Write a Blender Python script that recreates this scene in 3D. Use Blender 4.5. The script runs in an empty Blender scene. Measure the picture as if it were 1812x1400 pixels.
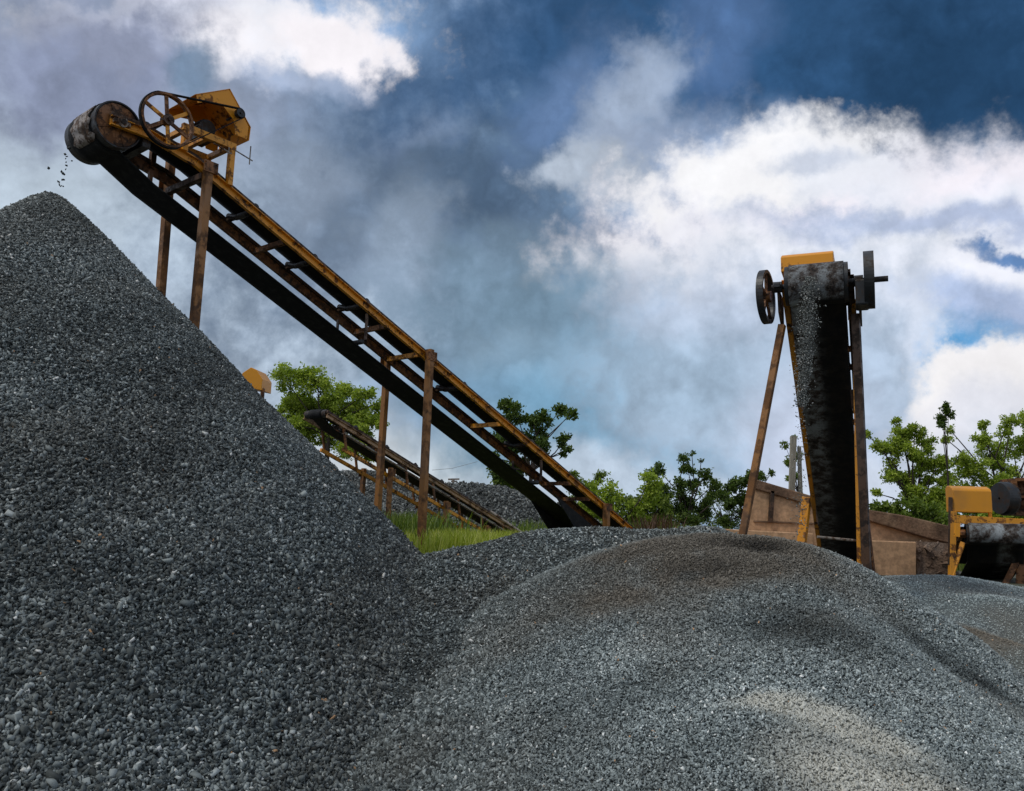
import bpy, math, random
import numpy as np
from mathutils import Vector, Matrix

# ------------------------------------------------------------------ camera
F_PX = 1508.0
CAM_Z = 1.7
PITCH = math.atan(240.0 / F_PX)
ROLL = 0.030            # camera rolled counter-clockwise: uprights lean right
_Rp = Matrix.Rotation(math.pi / 2 + PITCH, 3, 'X')
_Rr = Matrix.Rotation(ROLL, 3, 'Z')
CAM_R = _Rp @ _Rr
CAM = Vector((0, 0, CAM_Z))

scene = bpy.context.scene
col = scene.collection
cd = bpy.data.cameras.new('camera')
cd.sensor_fit = 'HORIZONTAL'
cd.sensor_width = 36.0
cd.lens = 36.0 * F_PX / 1812.0
cd.clip_start = 0.05
cd.clip_end = 3000
cam = bpy.data.objects.new('camera', cd)
cam.matrix_world = Matrix.Translation(CAM) @ CAM_R.to_4x4()
col.objects.link(cam)
scene.camera = cam


def ray(px, py):
    return (CAM_R @ Vector(((px - 906) / F_PX, -(py - 700) / F_PX, -1.0))).normalized()


def P(px, py, Y):
    """world point at distance Y along the view axis of the site"""
    d = ray(px, py)
    return CAM + d * (Y / d.y)


def proj(p):
    q = CAM_R.transposed() @ (Vector(p) - CAM)
    return (906 + F_PX * q.x / -q.z, 700 - F_PX * q.y / -q.z)


def on_plane(px, py, p0, n):
    d = ray(px, py)
    return CAM + d * ((p0 - CAM).dot(n) / d.dot(n))


def lin(c):
    return tuple(((x / 255 / 12.92) if x / 255 <= 0.04045 else ((x / 255 + 0.055) / 1.055) ** 2.4) for x in c)


# ------------------------------------------------------------------ render / exposure
scene.render.engine = 'CYCLES'
scene.view_settings.view_transform = 'Standard'
scene.view_settings.look = 'None'
scene.view_settings.gamma = 1.0
scene.view_settings.exposure = 0.0
scene.cycles.use_denoising = True
scene.cycles.max_bounces = 5
scene.cycles.diffuse_bounces = 2
scene.cycles.glossy_bounces = 2
scene.cycles.transmission_bounces = 2
scene.cycles.transparent_max_bounces = 4

# ------------------------------------------------------------------ sun
SUN_EL, SUN_AZ = math.radians(56), math.radians(-118)    # azimuth from +Y, negative = left
sd = bpy.data.lights.new('sun', 'SUN')
sd.energy = 1.4
sd.angle = math.radians(10)
sd.color = (1.0, 0.95, 0.86)
sun = bpy.data.objects.new('sun', sd)
sdir = Vector((math.sin(SUN_AZ) * math.cos(SUN_EL), math.cos(SUN_AZ) * math.cos(SUN_EL), math.sin(SUN_EL)))
sun.rotation_euler = sdir.to_track_quat('Z', 'Y').to_euler()
sun.location = (0, 0, 30)
col.objects.link(sun)

# ------------------------------------------------------------------ world: nishita sky under a broken cloud cover
world = bpy.data.worlds.new('World')
scene.world = world
world.use_nodes = True
wt = world.node_tree
wt.nodes.clear()


class NT:
    def __init__(s, t):
        s.t = t

    def n(s, typ, **kw):
        nd = s.t.nodes.new(typ)
        for k, v in kw.items():
            setattr(nd, k, v)
        return nd

    def put(s, sock, v):
        if isinstance(v, bpy.types.NodeSocket):
            s.t.links.new(v, sock)
        else:
            sock.default_value = v

    def m(s, op, a, b=None, c=None, clamp=False):
        nd = s.n('ShaderNodeMath', operation=op)
        nd.use_clamp = clamp
        s.put(nd.inputs[0], a)
        if b is not None:
            s.put(nd.inputs[1], b)
        if c is not None:
            s.put(nd.inputs[2], c)
        return nd.outputs[0]

    def vm(s, op, a, b=None):
        nd = s.n('ShaderNodeVectorMath', operation=op)
        s.put(nd.inputs[0], a)
        if b is not None:
            s.put(nd.inputs[3] if op == 'SCALE' else nd.inputs[1], b)
        return nd.outputs['Value'] if op in ('LENGTH', 'DOT_PRODUCT', 'DISTANCE') else nd.outputs[0]

    def mr(s, v, a, b, c=0.0, d=1.0, smooth=True):
        nd = s.n('ShaderNodeMapRange')
        nd.interpolation_type = 'SMOOTHSTEP' if smooth else 'LINEAR'
        for i, x in enumerate((v, a, b, c, d)):
            s.put(nd.inputs[i], x)
        return nd.outputs[0]

    def mix(s, f, a, b, mode='MIX'):
        nd = s.n('ShaderNodeMixRGB', blend_type=mode)
        s.put(nd.inputs[0], f)
        for i, x in ((1, a), (2, b)):
            if not isinstance(x, bpy.types.NodeSocket) and len(x) == 3:
                x = (*x, 1)
            s.put(nd.inputs[i], x)
        return nd.outputs[0]

    def noise(s, vec, scale, detail=6, rough=0.55, lac=2.0, color=False, dist=0.0):
        nd = s.n('ShaderNodeTexNoise')
        if vec is not None:
            s.put(nd.inputs['Vector'], vec)
        nd.inputs['Scale'].default_value = scale
        nd.inputs['Detail'].default_value = detail
        nd.inputs['Roughness'].default_value = rough
        nd.inputs['Lacunarity'].default_value = lac
        nd.inputs['Distortion'].default_value = dist
        return nd.outputs['Color' if color else 'Fac']

    def ramp(s, f, stops, interp='LINEAR'):
        nd = s.n('ShaderNodeValToRGB')
        nd.color_ramp.interpolation = interp
        el = nd.color_ramp.elements
        while len(el) < len(stops):
            el.new(0.5)
        for e, (p, c) in zip(el, stops):
            e.position = p
            e.color = (*c, 1) if len(c) == 3 else c
        s.put(nd.inputs[0], f)
        return nd.outputs[0]


W = NT(wt)
tc = W.n('ShaderNodeTexCoord').outputs['Generated']
dirn = W.vm('NORMALIZE', tc)
sep = W.n('ShaderNodeSeparateXYZ')
W.put(sep.inputs[0], dirn)
az = W.m('MULTIPLY', W.m('ARCTAN2', sep.outputs[0], sep.outputs[1]), 1508.0)
el_ = W.m('MULTIPLY', W.m('ARCSINE', sep.outputs[2]), 1508.0)
uv = W.n('ShaderNodeCombineXYZ')
W.put(uv.inputs[0], az)
W.put(uv.inputs[1], el_)
UV0 = uv.outputs[0]
n1 = W.vm('SUBTRACT', W.noise(dirn, 3.2, 5, 0.55, color=True), (0.5, 0.5, 0.5))
n2 = W.vm('SUBTRACT', W.noise(dirn, 11.0, 7, 0.6, color=True), (0.5, 0.5, 0.5))
fz = W.noise(dirn, 26.0, 9, 0.62)       # fine billows for cloud edges
fz2 = W.noise(dirn, 7.0, 9, 0.6, dist=0.4)
UVw = W.vm('ADD', UV0, W.vm('ADD', W.vm('SCALE', n1, 230.0), W.vm('SCALE', n2, 130.0)))
UVw = W.vm('MULTIPLY', UVw, (1, 1, 0))
edge = W.m('ADD', W.m('MULTIPLY', W.m('SUBTRACT', fz, 0.5), 1.5), W.m('MULTIPLY', W.m('SUBTRACT', fz2, 0.5), 1.6))

sky = W.n('ShaderNodeTexSky', sky_type='NISHITA')
sky.sun_disc = False
sky.sun_elevation = SUN_EL
sky.sun_rotation = SUN_AZ
sky.air_density = 1.2
sky.dust_density = 0.6


def C10(c):
    return tuple(x * 10 for x in lin(c))


# general broken overcast all around
cc = W.mix(W.mr(W.noise(dirn, 2.1, 9, 0.6), 0.36, 0.62), C10((120, 138, 165)), C10((215, 222, 236)))
cur = W.mix(0.93, sky.outputs[0], cc)


def layer(px, py, rx, ry, c, soft=0.5, amp=0.5, op=1.0, rot=0.0):
    """cloud patch centred in the direction seen at (px,py); radii in the same angular unit"""
    global cur
    d = ray(px, py)
    a0, e0 = math.atan2(d.x, d.y) * 1508, math.asin(d.z) * 1508
    v = W.vm('SUBTRACT', UVw, (a0, e0, 0))
    if rot:
        r = W.n('ShaderNodeVectorRotate', rotation_type='Z_AXIS')
        W.put(r.inputs['Vector'], v)
        r.inputs['Angle'].default_value = math.radians(rot)
        v = r.outputs[0]
    ln = W.vm('LENGTH', W.vm('MULTIPLY', v, (1 / rx, 1 / ry, 0)))
    ln = W.m('MULTIPLY_ADD', edge, amp, ln)
    f = W.mr(ln, 1 + soft, 1 - soft, 0.0, op)
    cur = W.mix(f, cur, C10(c))


SKY = [
    # px, py, rx, ry, colour, soft, edge noise, opacity, rot
    (900, 500, 1500, 600, (112, 138, 168), .3, .2, 1, 0),
    (120, 150, 420, 230, (140, 151, 174), .5, .4, 1, 0),
    (60, 500, 420, 280, (188, 203, 218), .6, .3, 1, 0),
    (420, 590, 420, 190, (192, 208, 225), .6, .3, 1, -30),
    (800, 850, 330, 110, (202, 208, 212), .6, .3, 1, 0),
    (690, 360, 370, 190, (108, 127, 152), .7, .9, .9, -35),
    (900, 300, 260, 180, (78, 100, 126), .7, .9, .95, -50),
    (540, 330, 70, 60, (150, 165, 186), .8, 1.4, .6, -40),
    (700, 450, 60, 110, (160, 178, 200), .8, 1.3, .7, 30),
    (880, 470, 110, 50, (128, 150, 172), .8, 1.3, .6, -20),
    (760, 230, 80, 30, (128, 146, 174), .7, 1.5, .6, -20),
    (1000, 590, 300, 120, (122, 150, 172), .7, .6, .9, 0),
    (960, 680, 120, 50, (156, 178, 198), .8, 1.2, .7, 20),
    (1100, 740, 330, 110, (116, 156, 184), .6, .4, 1, 0),
    (1180, 850, 300, 50, (190, 206, 224), .6, .3, 1, 0),
    (880, 50, 290, 120, (86, 114, 150), .6, .9, 1, -20),
    (560, 30, 240, 60, (140, 172, 212), .6, .5, .9, 0),
    (1080, 30, 280, 150, (58, 90, 128), .6, .8, 1, -15),
    (1500, 80, 560, 190, (50, 86, 126), .5, .4, 1, 0),
    (1730, 170, 280, 120, (38, 70, 104), .6, .5, 1, 0),
    (1260, 90, 110, 70, (86, 118, 164), .7, .9, .9, -60),
    (1000, 190, 120, 60, (108, 136, 178), .7, 1, .8, -40),
    (430, 62, 260, 50, (236, 238, 247), .5, 1.3, 1, -8),
    (290, 25, 120, 55, (222, 226, 240), .5, 1.3, 1, -20),
    (610, 88, 110, 40, (252, 248, 253), .45, 1.2, 1, 0),
    (400, 85, 90, 36, (248, 246, 252), .5, 1.3, .9, 0),
    (520, 140, 110, 20, (170, 184, 210), .7, 1.2, .8, 0),
    (180, 110, 170, 90, (138, 148, 176), .5, .7, .9, -25),
    (330, 125, 55, 40, (112, 134, 160), .5, .9, .9, -40),
    (1115, 215, 90, 60, (178, 194, 218), .7, 1.1, .8, -50),
    (1250, 340, 170, 80, (170, 186, 214), .7, .8, .9, 0),
    (1040, 335, 110, 42, (186, 198, 214), .5, 1.1, .9, 12),
    (1560, 480, 320, 170, (230, 235, 247), .4, .6, 1, 0),
    (1530, 405, 370, 88, (250, 244, 252), .5, .9, 1, 0),
    (1320, 340, 175, 72, (252, 252, 255), .45, 1.0, 1, -15),
    (1500, 330, 110, 40, (236, 240, 250), .6, 1.3, .8, 10),
    (1420, 320, 60, 14, (190, 202, 224), .8, 1.3, .6, -15),
    (1790, 400, 220, 46, (232, 236, 248), .6, .9, 1, 8),
    (1600, 570, 380, 110, (214, 221, 238), .5, .5, .8, 0),
    (1520, 470, 400, 55, (238, 241, 250), .5, .6, .9, 0),
    (1660, 415, 300, 22, (178, 192, 222), .7, .7, .9, 3),
    (1620, 500, 300, 26, (240, 242, 252), .6, .6, .9, 0),
    (1760, 560, 200, 36, (170, 188, 222), .7, .6, .9, 0),
    (1785, 455, 55, 14, (58, 112, 170), .5, .6, .9, 0),
    (1340, 640, 250, 130, (174, 191, 212), .6, .6, 1, -20),
    (1250, 560, 170, 60, (186, 200, 222), .7, .8, .7, 0),
    (1200, 660, 190, 70, (156, 180, 203), .7, .6, .8, 0),
    (1720, 640, 110, 46, (86, 154, 206), .6, .4, 1, 0),
    (1560, 640, 118, 88, (222, 230, 246), .22, .5, 1, -20),
    (1545, 680, 112, 92, (176, 194, 216), .5, .5, 1, 0),
    (1800, 700, 118, 82, (244, 242, 244), .2, .6, 1, 0),
    (1790, 770, 120, 60, (226, 228, 238), .5, .5, .9, 0),
    (1420, 800, 120, 120, (206, 216, 238), .7, .4, .9, 0),
    (1600, 850, 260, 60, (206, 216, 232), .6, .4, .9, 0),
]
for L in SKY:
    layer(*L)
# billow relief inside the clouds
bil = W.m('ABSOLUTE', W.m('SUBTRACT', W.noise(W.vm('ADD', dirn, W.vm('SCALE', n2, 0.05)), 13.0, 6, 0.55), 0.5))
rel = W.m('MULTIPLY', W.mr(bil, 0.0, 0.14, 0.88, 1.06, smooth=False), W.m('MULTIPLY', W.mr(fz2, 0.3, 0.72, 0.86, 1.20, smooth=False), W.mr(fz, 0.3, 0.7, 0.87, 1.14, smooth=False)))
_bw = W.n('ShaderNodeRGBToBW')
W.put(_bw.inputs[0], cur)
cur = W.mix(W.mr(_bw.outputs[0], 4.5, 9.0, 1.0, 0.35), cur, W.mix(1.0, cur, rel, 'MULTIPLY'))
bg = W.n('ShaderNodeBackground')
W.put(bg.inputs[0], cur)
bg.inputs[1].default_value = 0.1
wo = W.n('ShaderNodeOutputWorld')
wt.links.new(bg.outputs[0], wo.inputs[0])

# ------------------------------------------------------------------ materials


def mat(name):
    m = bpy.data.materials.new(name)
    m.use_nodes = True
    m.node_tree.nodes.clear()
    t = NT(m.node_tree)
    b = t.n('ShaderNodeBsdfPrincipled')
    o = t.n('ShaderNodeOutputMaterial')
    m.node_tree.links.new(b.outputs[0], o.inputs[0])
    return m, t, b


def bump(t, b, h, strength=0.4, dist=0.01):
    nd = t.n('ShaderNodeBump')
    nd.inputs['Strength'].default_value = strength
    nd.inputs['Distance'].default_value = dist
    t.put(nd.inputs['Height'], h)
    t.put(b.inputs['Normal'], nd.outputs[0])


def worn_steel(name, paint, rust, rustiness=0.5, dark=(0.012, 0.007, 0.004), rough=0.6, scale=6.0):
    m, t, b = mat(name)
    pos = t.n('ShaderNodeTexCoord').outputs['Object']
    a = t.noise(pos, scale, 8, 0.65)
    a2 = t.noise(pos, scale * 4.3, 6, 0.6)
    f = t.m('ADD', t.m('MULTIPLY', a, 0.7), t.m('MULTIPLY', a2, 0.3))
    rc = t.mix(t.mr(t.noise(pos, scale * 2.1, 6, 0.6), 0.35, 0.68), rust, dark)
    rc = t.mix(t.mr(a2, 0.55, 0.75, 0, 0.5), rc, tuple(x * 1.7 for x in rust))
    k = 0.5 + (0.5 - rustiness) * 0.34
    c = t.mix(t.mr(f, k - 0.035, k + 0.035), paint, rc)
    c = t.mix(t.mr(t.noise(pos, 1.7, 4, 0.5), 0.45, 0.8, 0, 0.35), c, (0.10, 0.085, 0.07))
    t.put(b.inputs['Base Color'], c)
    t.put(b.inputs['Roughness'], t.mr(f, k - 0.05, k + 0.05, rough - 0.15, rough + 0.25))
    bump(t, b, f, 0.5, 0.006)
    return m


YEL = (0.82, 0.32, 0.006)
RUST = (0.13, 0.05, 0.014)
M = {}
M['yellow'] = worn_steel('yellow_paint', YEL, (0.24, 0.085, 0.012), 0.32, scale=3.4)
M['yellow_worn'] = worn_steel('worn_yellow_paint', (0.74, 0.30, 0.012), (0.26, 0.095, 0.014), 0.40, scale=5)
M['yellow_clean'] = worn_steel('clean_yellow_paint', (0.72, 0.29, 0.004), (0.45, 0.18, 0.01), 0.05, scale=2.0, rough=0.5)
M['rust'] = worn_steel('rusty_steel', (0.24, 0.09, 0.016), RUST, 0.55)
M['rust_dark'] = worn_steel('dark_rusty_steel', (0.085, 0.040, 0.016), (0.045, 0.022, 0.010), 0.5)
M['post'] = worn_steel('brown_post_steel', (0.30, 0.125, 0.022), (0.19, 0.08, 0.022), 0.5, (0.07, 0.032, 0.012), scale=2.2)
M['dark_steel'] = worn_steel('black_steel', (0.012, 0.014, 0.016), (0.035, 0.02, 0.012), 0.4)
M['drum'] = worn_steel('scraped_drum', (0.34, 0.29, 0.25), (0.13, 0.075, 0.045), 0.55, scale=7)
M['dusty_rust'] = worn_steel('dusty_rusty_steel', (0.46, 0.29, 0.16), (0.22, 0.11, 0.05), 0.42)
M['pale_steel'] = worn_steel('dusty_steel', (0.28, 0.24, 0.20), (0.13, 0.06, 0.025), 0.4)

m, t, b = mat('black_rubber')
pos = t.n('ShaderNodeTexCoord').outputs['Object']
nz = t.noise(pos, 9, 7, 0.65)
c = t.mix(t.mr(nz, 0.45, 0.75), (0.007, 0.008, 0.009), (0.032, 0.032, 0.03))
t.put(b.inputs['Base Color'], c)
b.inputs['Roughness'].default_value = 0.8
b.inputs['Specular IOR Level'].default_value = 0.25
bump(t, b, nz, 0.4, 0.008)
M['rubber'] = m

# dusty belt: grey dust, with a lit edge and sheen painted in (attribute 'dust' per vertex), brown grime
m, t, b = mat('dusty_sheen_rubber')
pos = t.n('ShaderNodeTexCoord').outputs['Object']
at = t.n('ShaderNodeAttribute', attribute_name='dust')
nz = t.noise(pos, 6, 8, 0.7)
nf = t.noise(pos, 60, 5, 0.7)
du = t.m('MULTIPLY', at.outputs['Fac'], t.mr(t.m('ADD', t.m('MULTIPLY', nz, .6), t.m('MULTIPLY', nf, .4)), 0.36, 0.6))
c = t.mix(t.mr(nz, 0.4, 0.7), (0.006, 0.007, 0.008), (0.022, 0.018, 0.014))
c = t.mix(du, c, t.mix(t.mr(nz, .4, .6), (0.15, 0.10, 0.07), (0.36, 0.39, 0.40)))
t.put(b.inputs['Base Color'], c)
b.inputs['Roughness'].default_value = 0.85
b.inputs['Specular IOR Level'].default_value = 0.2
bump(t, b, nz, 0.4, 0.008)
M['belt_dust_sheen'] = m


def gravel_mat(name, base=1.0):
    m, t, b = mat(name)
    a = t.n('ShaderNodeAttribute', attribute_name='tone')
    g = t.n('ShaderNodeAttribute', attribute_name='tint')
    c1 = t.ramp(a.outputs['Fac'], [(0.0, tuple(x * base for x in (0.020, 0.024, 0.023))),
                                   (0.35, tuple(x * base for x in (0.062, 0.074, 0.073))),
                                   (0.75, tuple(x * base for x in (0.170, 0.194, 0.190))),
                                   (0.97, tuple(x * base for x in (0.30, 0.33, 0.32))),
                                   (1.0, tuple(x * base for x in (0.50, 0.50, 0.47)))])
    # tint: 0 = none, 1 = tan dust / brown dirt
    ga = g.outputs['Color']
    sp = t.n('ShaderNodeSeparateColor')
    t.put(sp.inputs[0], ga)
    c = t.mix(sp.outputs[0], c1, t.mix(a.outputs['Fac'], (0.034, 0.029, 0.021), (0.125, 0.108, 0.085)))   # brown dirt
    c = t.mix(sp.outputs[1], c, t.mix(a.outputs['Fac'], (0.165, 0.163, 0.140), (0.37, 0.362, 0.315)))   # pale sandy dust
    c = t.mix(sp.outputs[2], c, (0.28, 0.17, 0.09))   # odd ochre stones
    lu = t.n('ShaderNodeAttribute', attribute_name='lum')
    c = t.vm('SCALE', c, lu.outputs['Fac'])
    t.put(b.inputs['Base Color'], c)
    b.inputs['Roughness'].default_value = 0.75
    b.inputs['Specular IOR Level'].default_value = 0.35
    return m


M['gravel'] = gravel_mat('crushed_stone', 1.0)


def noisy(name, c1, c2, scale, c3=None, bs=0.5, bd=0.02, rough=0.9, stretch=None):
    m, t, b = mat(name)
    pos = t.n('ShaderNodeTexCoord').outputs['Object']
    if stretch:
        pos = t.vm('MULTIPLY', pos, stretch)
    a = t.noise(pos, scale, 9, 0.65)
    a2 = t.noise(pos, scale * 9, 6, 0.6)
    c = t.mix(t.mr(a, 0.35, 0.65), c1, c2)
    if c3:
        c = t.mix(t.mr(t.noise(pos, scale * 0.37, 6, 0.6), 0.48, 0.66), c, c3)
    c = t.mix(0.5, c, t.mix(t.mr(a2, 0.3, 0.7), (0.25, 0.25, 0.25), (1, 1, 1)), 'MULTIPLY')
    t.put(b.inputs['Base Color'], c)
    b.inputs['Roughness'].default_value = rough
    b.inputs['Specular IOR Level'].default_value = 0.2
    bump(t, b, t.m('ADD', a, t.m('MULTIPLY', a2, 0.4)), bs, bd)
    return m


M['ground'] = noisy('dirt_ground', (0.13, 0.12, 0.10), (0.07, 0.085, 0.04), 0.8, (0.20, 0.16, 0.12))
M['sand'] = noisy('wet_stone_dust', (0.085, 0.10, 0.105), (0.17, 0.19, 0.19), 1.3, (0.12, 0.115, 0.10), 0.5, 0.03)
M['wall'] = noisy('stained_concrete', (0.72, 0.44, 0.25), (0.54, 0.33, 0.18), 1.4, (0.42, 0.27, 0.17), 0.4, 0.02)
M['coping'] = noisy('earthy_stone', (0.30, 0.18, 0.11), (0.13, 0.08, 0.05), 2.5, (0.42, 0.28, 0.17), 0.6, 0.05)
M['rubble'] = noisy('rubble_stone', (0.36, 0.24, 0.165), (0.16, 0.105, 0.075), 2.6, (0.46, 0.38, 0.31), 0.9, 0.08)
M['pale_wood'] = noisy('pale_timber', (0.42, 0.38, 0.30), (0.28, 0.25, 0.19), 5, stretch=(1, 1, .1))
M['trunk'] = noisy('bark', (0.09, 0.07, 0.055), (0.04, 0.032, 0.026), 6, stretch=(1, 1, .3))
M['hill'] = noisy('far_scrub', (0.035, 0.06, 0.02), (0.06, 0.085, 0.03), 0.3, bd=0.3)


def leaf_mat(name, c1, c2, c3):
    m, t, b = mat(name)
    a = t.n('ShaderNodeAttribute', attribute_name='tone')
    c = t.ramp(a.outputs['Fac'], [(0, c1), (0.5, c2), (1, c3)])
    t.put(b.inputs['Base Color'], c)
    b.inputs['Roughness'].default_value = 0.6
    b.inputs['Specular IOR Level'].default_value = 0.3
    tr = t.n('ShaderNodeBsdfTranslucent')
    t.put(tr.inputs[0], t.mix(1.0, c, (1.4, 1.5, 0.6), 'MULTIPLY'))
    ms = t.n('ShaderNodeMixShader')
    ms.inputs[0].default_value = 0.35
    t.t.links.new(b.outputs[0], ms.inputs[1])
    t.t.links.new(tr.outputs[0], ms.inputs[2])
    out = [n for n in t.t.nodes if n.type == 'OUTPUT_MATERIAL'][0]
    t.t.links.new(ms.outputs[0], out.inputs[0])
    return m


M['leaf'] = leaf_mat('bright_leaves', (0.12, 0.18, 0.02), (0.31, 0.40, 0.045), (0.56, 0.62, 0.13))
M['leaf_mid'] = leaf_mat('mid_leaves', (0.06, 0.10, 0.016), (0.15, 0.21, 0.03), (0.28, 0.34, 0.07))
M['leaf_dark'] = leaf_mat('dark_leaves', (0.035, 0.065, 0.015), (0.085, 0.135, 0.024), (0.17, 0.23, 0.05))
M['grass'] = leaf_mat('grass_blades', (0.20, 0.27, 0.025), (0.40, 0.45, 0.05), (0.68, 0.64, 0.26))
M['weed'] = leaf_mat('tall_weeds', (0.07, 0.12, 0.025), (0.15, 0.21, 0.04), (0.25, 0.28, 0.08))
M['weed_red'] = leaf_mat('reddish_weeds', (0.06, 0.04, 0.03), (0.11, 0.06, 0.04), (0.17, 0.09, 0.06))

# ------------------------------------------------------------------ mesh helpers
LOC = {}


def tag(o, label=None, cat=None, group=None, kind=None):
    if label:
        o['label'] = label
    if cat:
        o['category'] = cat
    if group:
        o['group'] = group
    if kind:
        o['kind'] = kind
    return o


def empty(name, loc, label, cat, group=None):
    o = bpy.data.objects.new(name, None)
    o.empty_display_size = 0.2
    o.location = Vector(loc)
    col.objects.link(o)
    LOC[o.name] = Vector(loc)
    return tag(o, label, cat, group)


def link_mesh(name, me, material, parent=None, origin=None):
    """mesh verts are in world space; moved to the origin of the parent (or the given origin)"""
    o = bpy.data.objects.new(name, me)
    base = LOC[parent.name] if parent else Vector(tuple(origin) if origin is not None else (0, 0, 0))
    if base.length > 0:
        n = len(me.vertices)
        a = np.empty(n * 3, dtype=np.float32)
        me.vertices.foreach_get('co', a)
        a = a.reshape(-1, 3) - np.array(base, dtype=np.float32)
        me.vertices.foreach_set('co', a.ravel())
        me.update()
    if parent:
        o.parent = parent
    else:
        o.location = base
    LOC[o.name] = base
    if material:
        me.materials.append(material)
    col.objects.link(o)
    return o


class MB:
    def __init__(s):
        s.v = []
        s.f = []

    def add(s, vs, fs):
        k = len(s.v)
        s.v += [tuple(v) for v in vs]
        s.f += [tuple(i + k for i in f) for f in fs]
        return s

    def beam(s, p0, p1, w, h, up=(0, 0, 1), off=(0, 0)):
        """rectangular bar p0->p1, w sideways, h along up"""
        p0, p1 = Vector(p0), Vector(p1)
        d = (p1 - p0).normalized()
        up = Vector(up)
        sd_ = d.cross(up)
        if sd_.length < 1e-4:
            sd_ = d.cross(Vector((1, 0, 0)))
        sd_.normalize()
        u = sd_.cross(d).normalized()
        o = sd_ * off[0] + u * off[1]
        vs = []
        for p in (p0, p1):
            for a, b_ in ((-1, -1), (1, -1), (1, 1), (-1, 1)):
                vs.append(p + o + sd_ * (a * w / 2) + u * (b_ * h / 2))
        s.add(vs, [(3, 2, 1, 0), (4, 5, 6, 7), (0, 1, 5, 4), (1, 2, 6, 5), (2, 3, 7, 6), (3, 0, 4, 7)])
        return s

    def box(s, c, sx, sy, sz, ax=(1, 0, 0), ay=(0, 1, 0)):
        ax, ay = Vector(ax).normalized(), Vector(ay).normalized()
        az_ = ax.cross(ay).normalized()
        c = Vector(c)
        vs = [c + ax * (i * sx / 2) + ay * (j * sy / 2) + az_ * (k * sz / 2) for k in (-1, 1) for i, j in ((-1, -1), (1, -1), (1, 1), (-1, 1))]
        s.add(vs, [(3, 2, 1, 0), (4, 5, 6, 7), (0, 1, 5, 4), (1, 2, 6, 5), (2, 3, 7, 6), (3, 0, 4, 7)])
        return s

    def cyl(s, p0, p1, r, n=16, r1=None, cap=True):
        p0, p1 = Vector(p0), Vector(p1)
        d = (p1 - p0).normalized()
        a = d.orthogonal().normalized()
        b_ = d.cross(a)
        r1 = r if r1 is None else r1
        vs = []
        for p, q in ((p0, r), (p1, r1)):
            for i in range(n):
                t_ = 2 * math.pi * i / n
                vs.append(p + (a * math.cos(t_) + b_ * math.sin(t_)) * q)
        fs = [(i, (i + 1) % n, n + (i + 1) % n, n + i) for i in range(n)]
        if cap:
            fs += [tuple(reversed(range(n))), tuple(range(n, 2 * n))]
        s.add(vs, fs)
        return s

    def tube(s, pts, r, n=6):
        for a, b_ in zip(pts[:-1], pts[1:]):
            s.cyl(a, b_, r, n)
        return s

    def lathe(s, c, axis, prof, n=40, closed=False):
        """prof: list of (offset along axis, radius)"""
        c, d = Vector(c), Vector(axis).normalized()
        a = d.orthogonal().normalized()
        b_ = d.cross(a)
        vs = []
        for o, r in prof:
            for i in range(n):
                t_ = 2 * math.pi * i / n
                vs.append(c + d * o + (a * math.cos(t_) + b_ * math.sin(t_)) * r)
        m_ = len(prof)
        fs = []
        for k in range(m_ if closed else m_ - 1):
            k2 = (k + 1) % m_
            for i in range(n):
                j = (i + 1) % n
                fs.append((k * n + i, k * n + j, k2 * n + j, k2 * n + i))
        s.add(vs, fs)
        return s

    def prism(s, poly, off):
        """polygon (list of points) extruded by vector off"""
        n = len(poly)
        vs = [Vector(p) for p in poly] + [Vector(p) + Vector(off) for p in poly]
        fs = [tuple(reversed(range(n))), tuple(range(n, 2 * n))]
        fs += [(i, (i + 1) % n, n + (i + 1) % n, n + i) for i in range(n)]
        s.add(vs, fs)
        return s

    def build(s, name, material, parent=None, origin=None, smooth=False, bevel=0.0):
        me = bpy.data.meshes.new(name)
        me.from_pydata(s.v, [], s.f)
        me.update()
        if smooth:
            me.polygons.foreach_set('use_smooth', [True] * len(me.polygons))
        o = link_mesh(name, me, material, parent, origin)
        if bevel:
            bv = o.modifiers.new('bevel', 'BEVEL')
            bv.width = bevel
            bv.segments = 2
            bv.limit_method = 'ANGLE'
        return o


def np_mesh(name, co, faces, k):
    """co (N,3); faces (M,k) array"""
    me = bpy.data.meshes.new(name)
    me.vertices.add(len(co))
    me.vertices.foreach_set('co', np.ascontiguousarray(co, dtype=np.float32).ravel())
    nf = len(faces)
    me.loops.add(nf * k)
    me.loops.foreach_set('vertex_index', np.ascontiguousarray(faces, dtype=np.int32).ravel())
    me.polygons.add(nf)
    me.polygons.foreach_set('loop_start', np.arange(0, nf * k, k, dtype=np.int32))
    me.update(calc_edges=True)
    return me


def face_attr(me, name, vals):
    a = me.attributes.new(name, 'FLOAT', 'FACE')
    a.data.foreach_set('value', np.ascontiguousarray(vals, dtype=np.float32))


def face_col(me, name, vals):
    a = me.attributes.new(name, 'FLOAT_COLOR', 'FACE')
    v = np.ones((len(vals), 4), dtype=np.float32)
    v[:, :3] = vals
    a.data.foreach_set('color', v.ravel())


# value noise (numpy) ---------------------------------------------------
def _hash(ix, iy, seed):
    h = (ix.astype(np.int64) * 374761393 + iy.astype(np.int64) * 668265263 + seed * 1442695041) & 0xffffffff
    h = ((h ^ (h >> 13)) * 1274126177) & 0xffffffff
    return ((h ^ (h >> 16)) & 0xffff) / 65535.0


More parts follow.
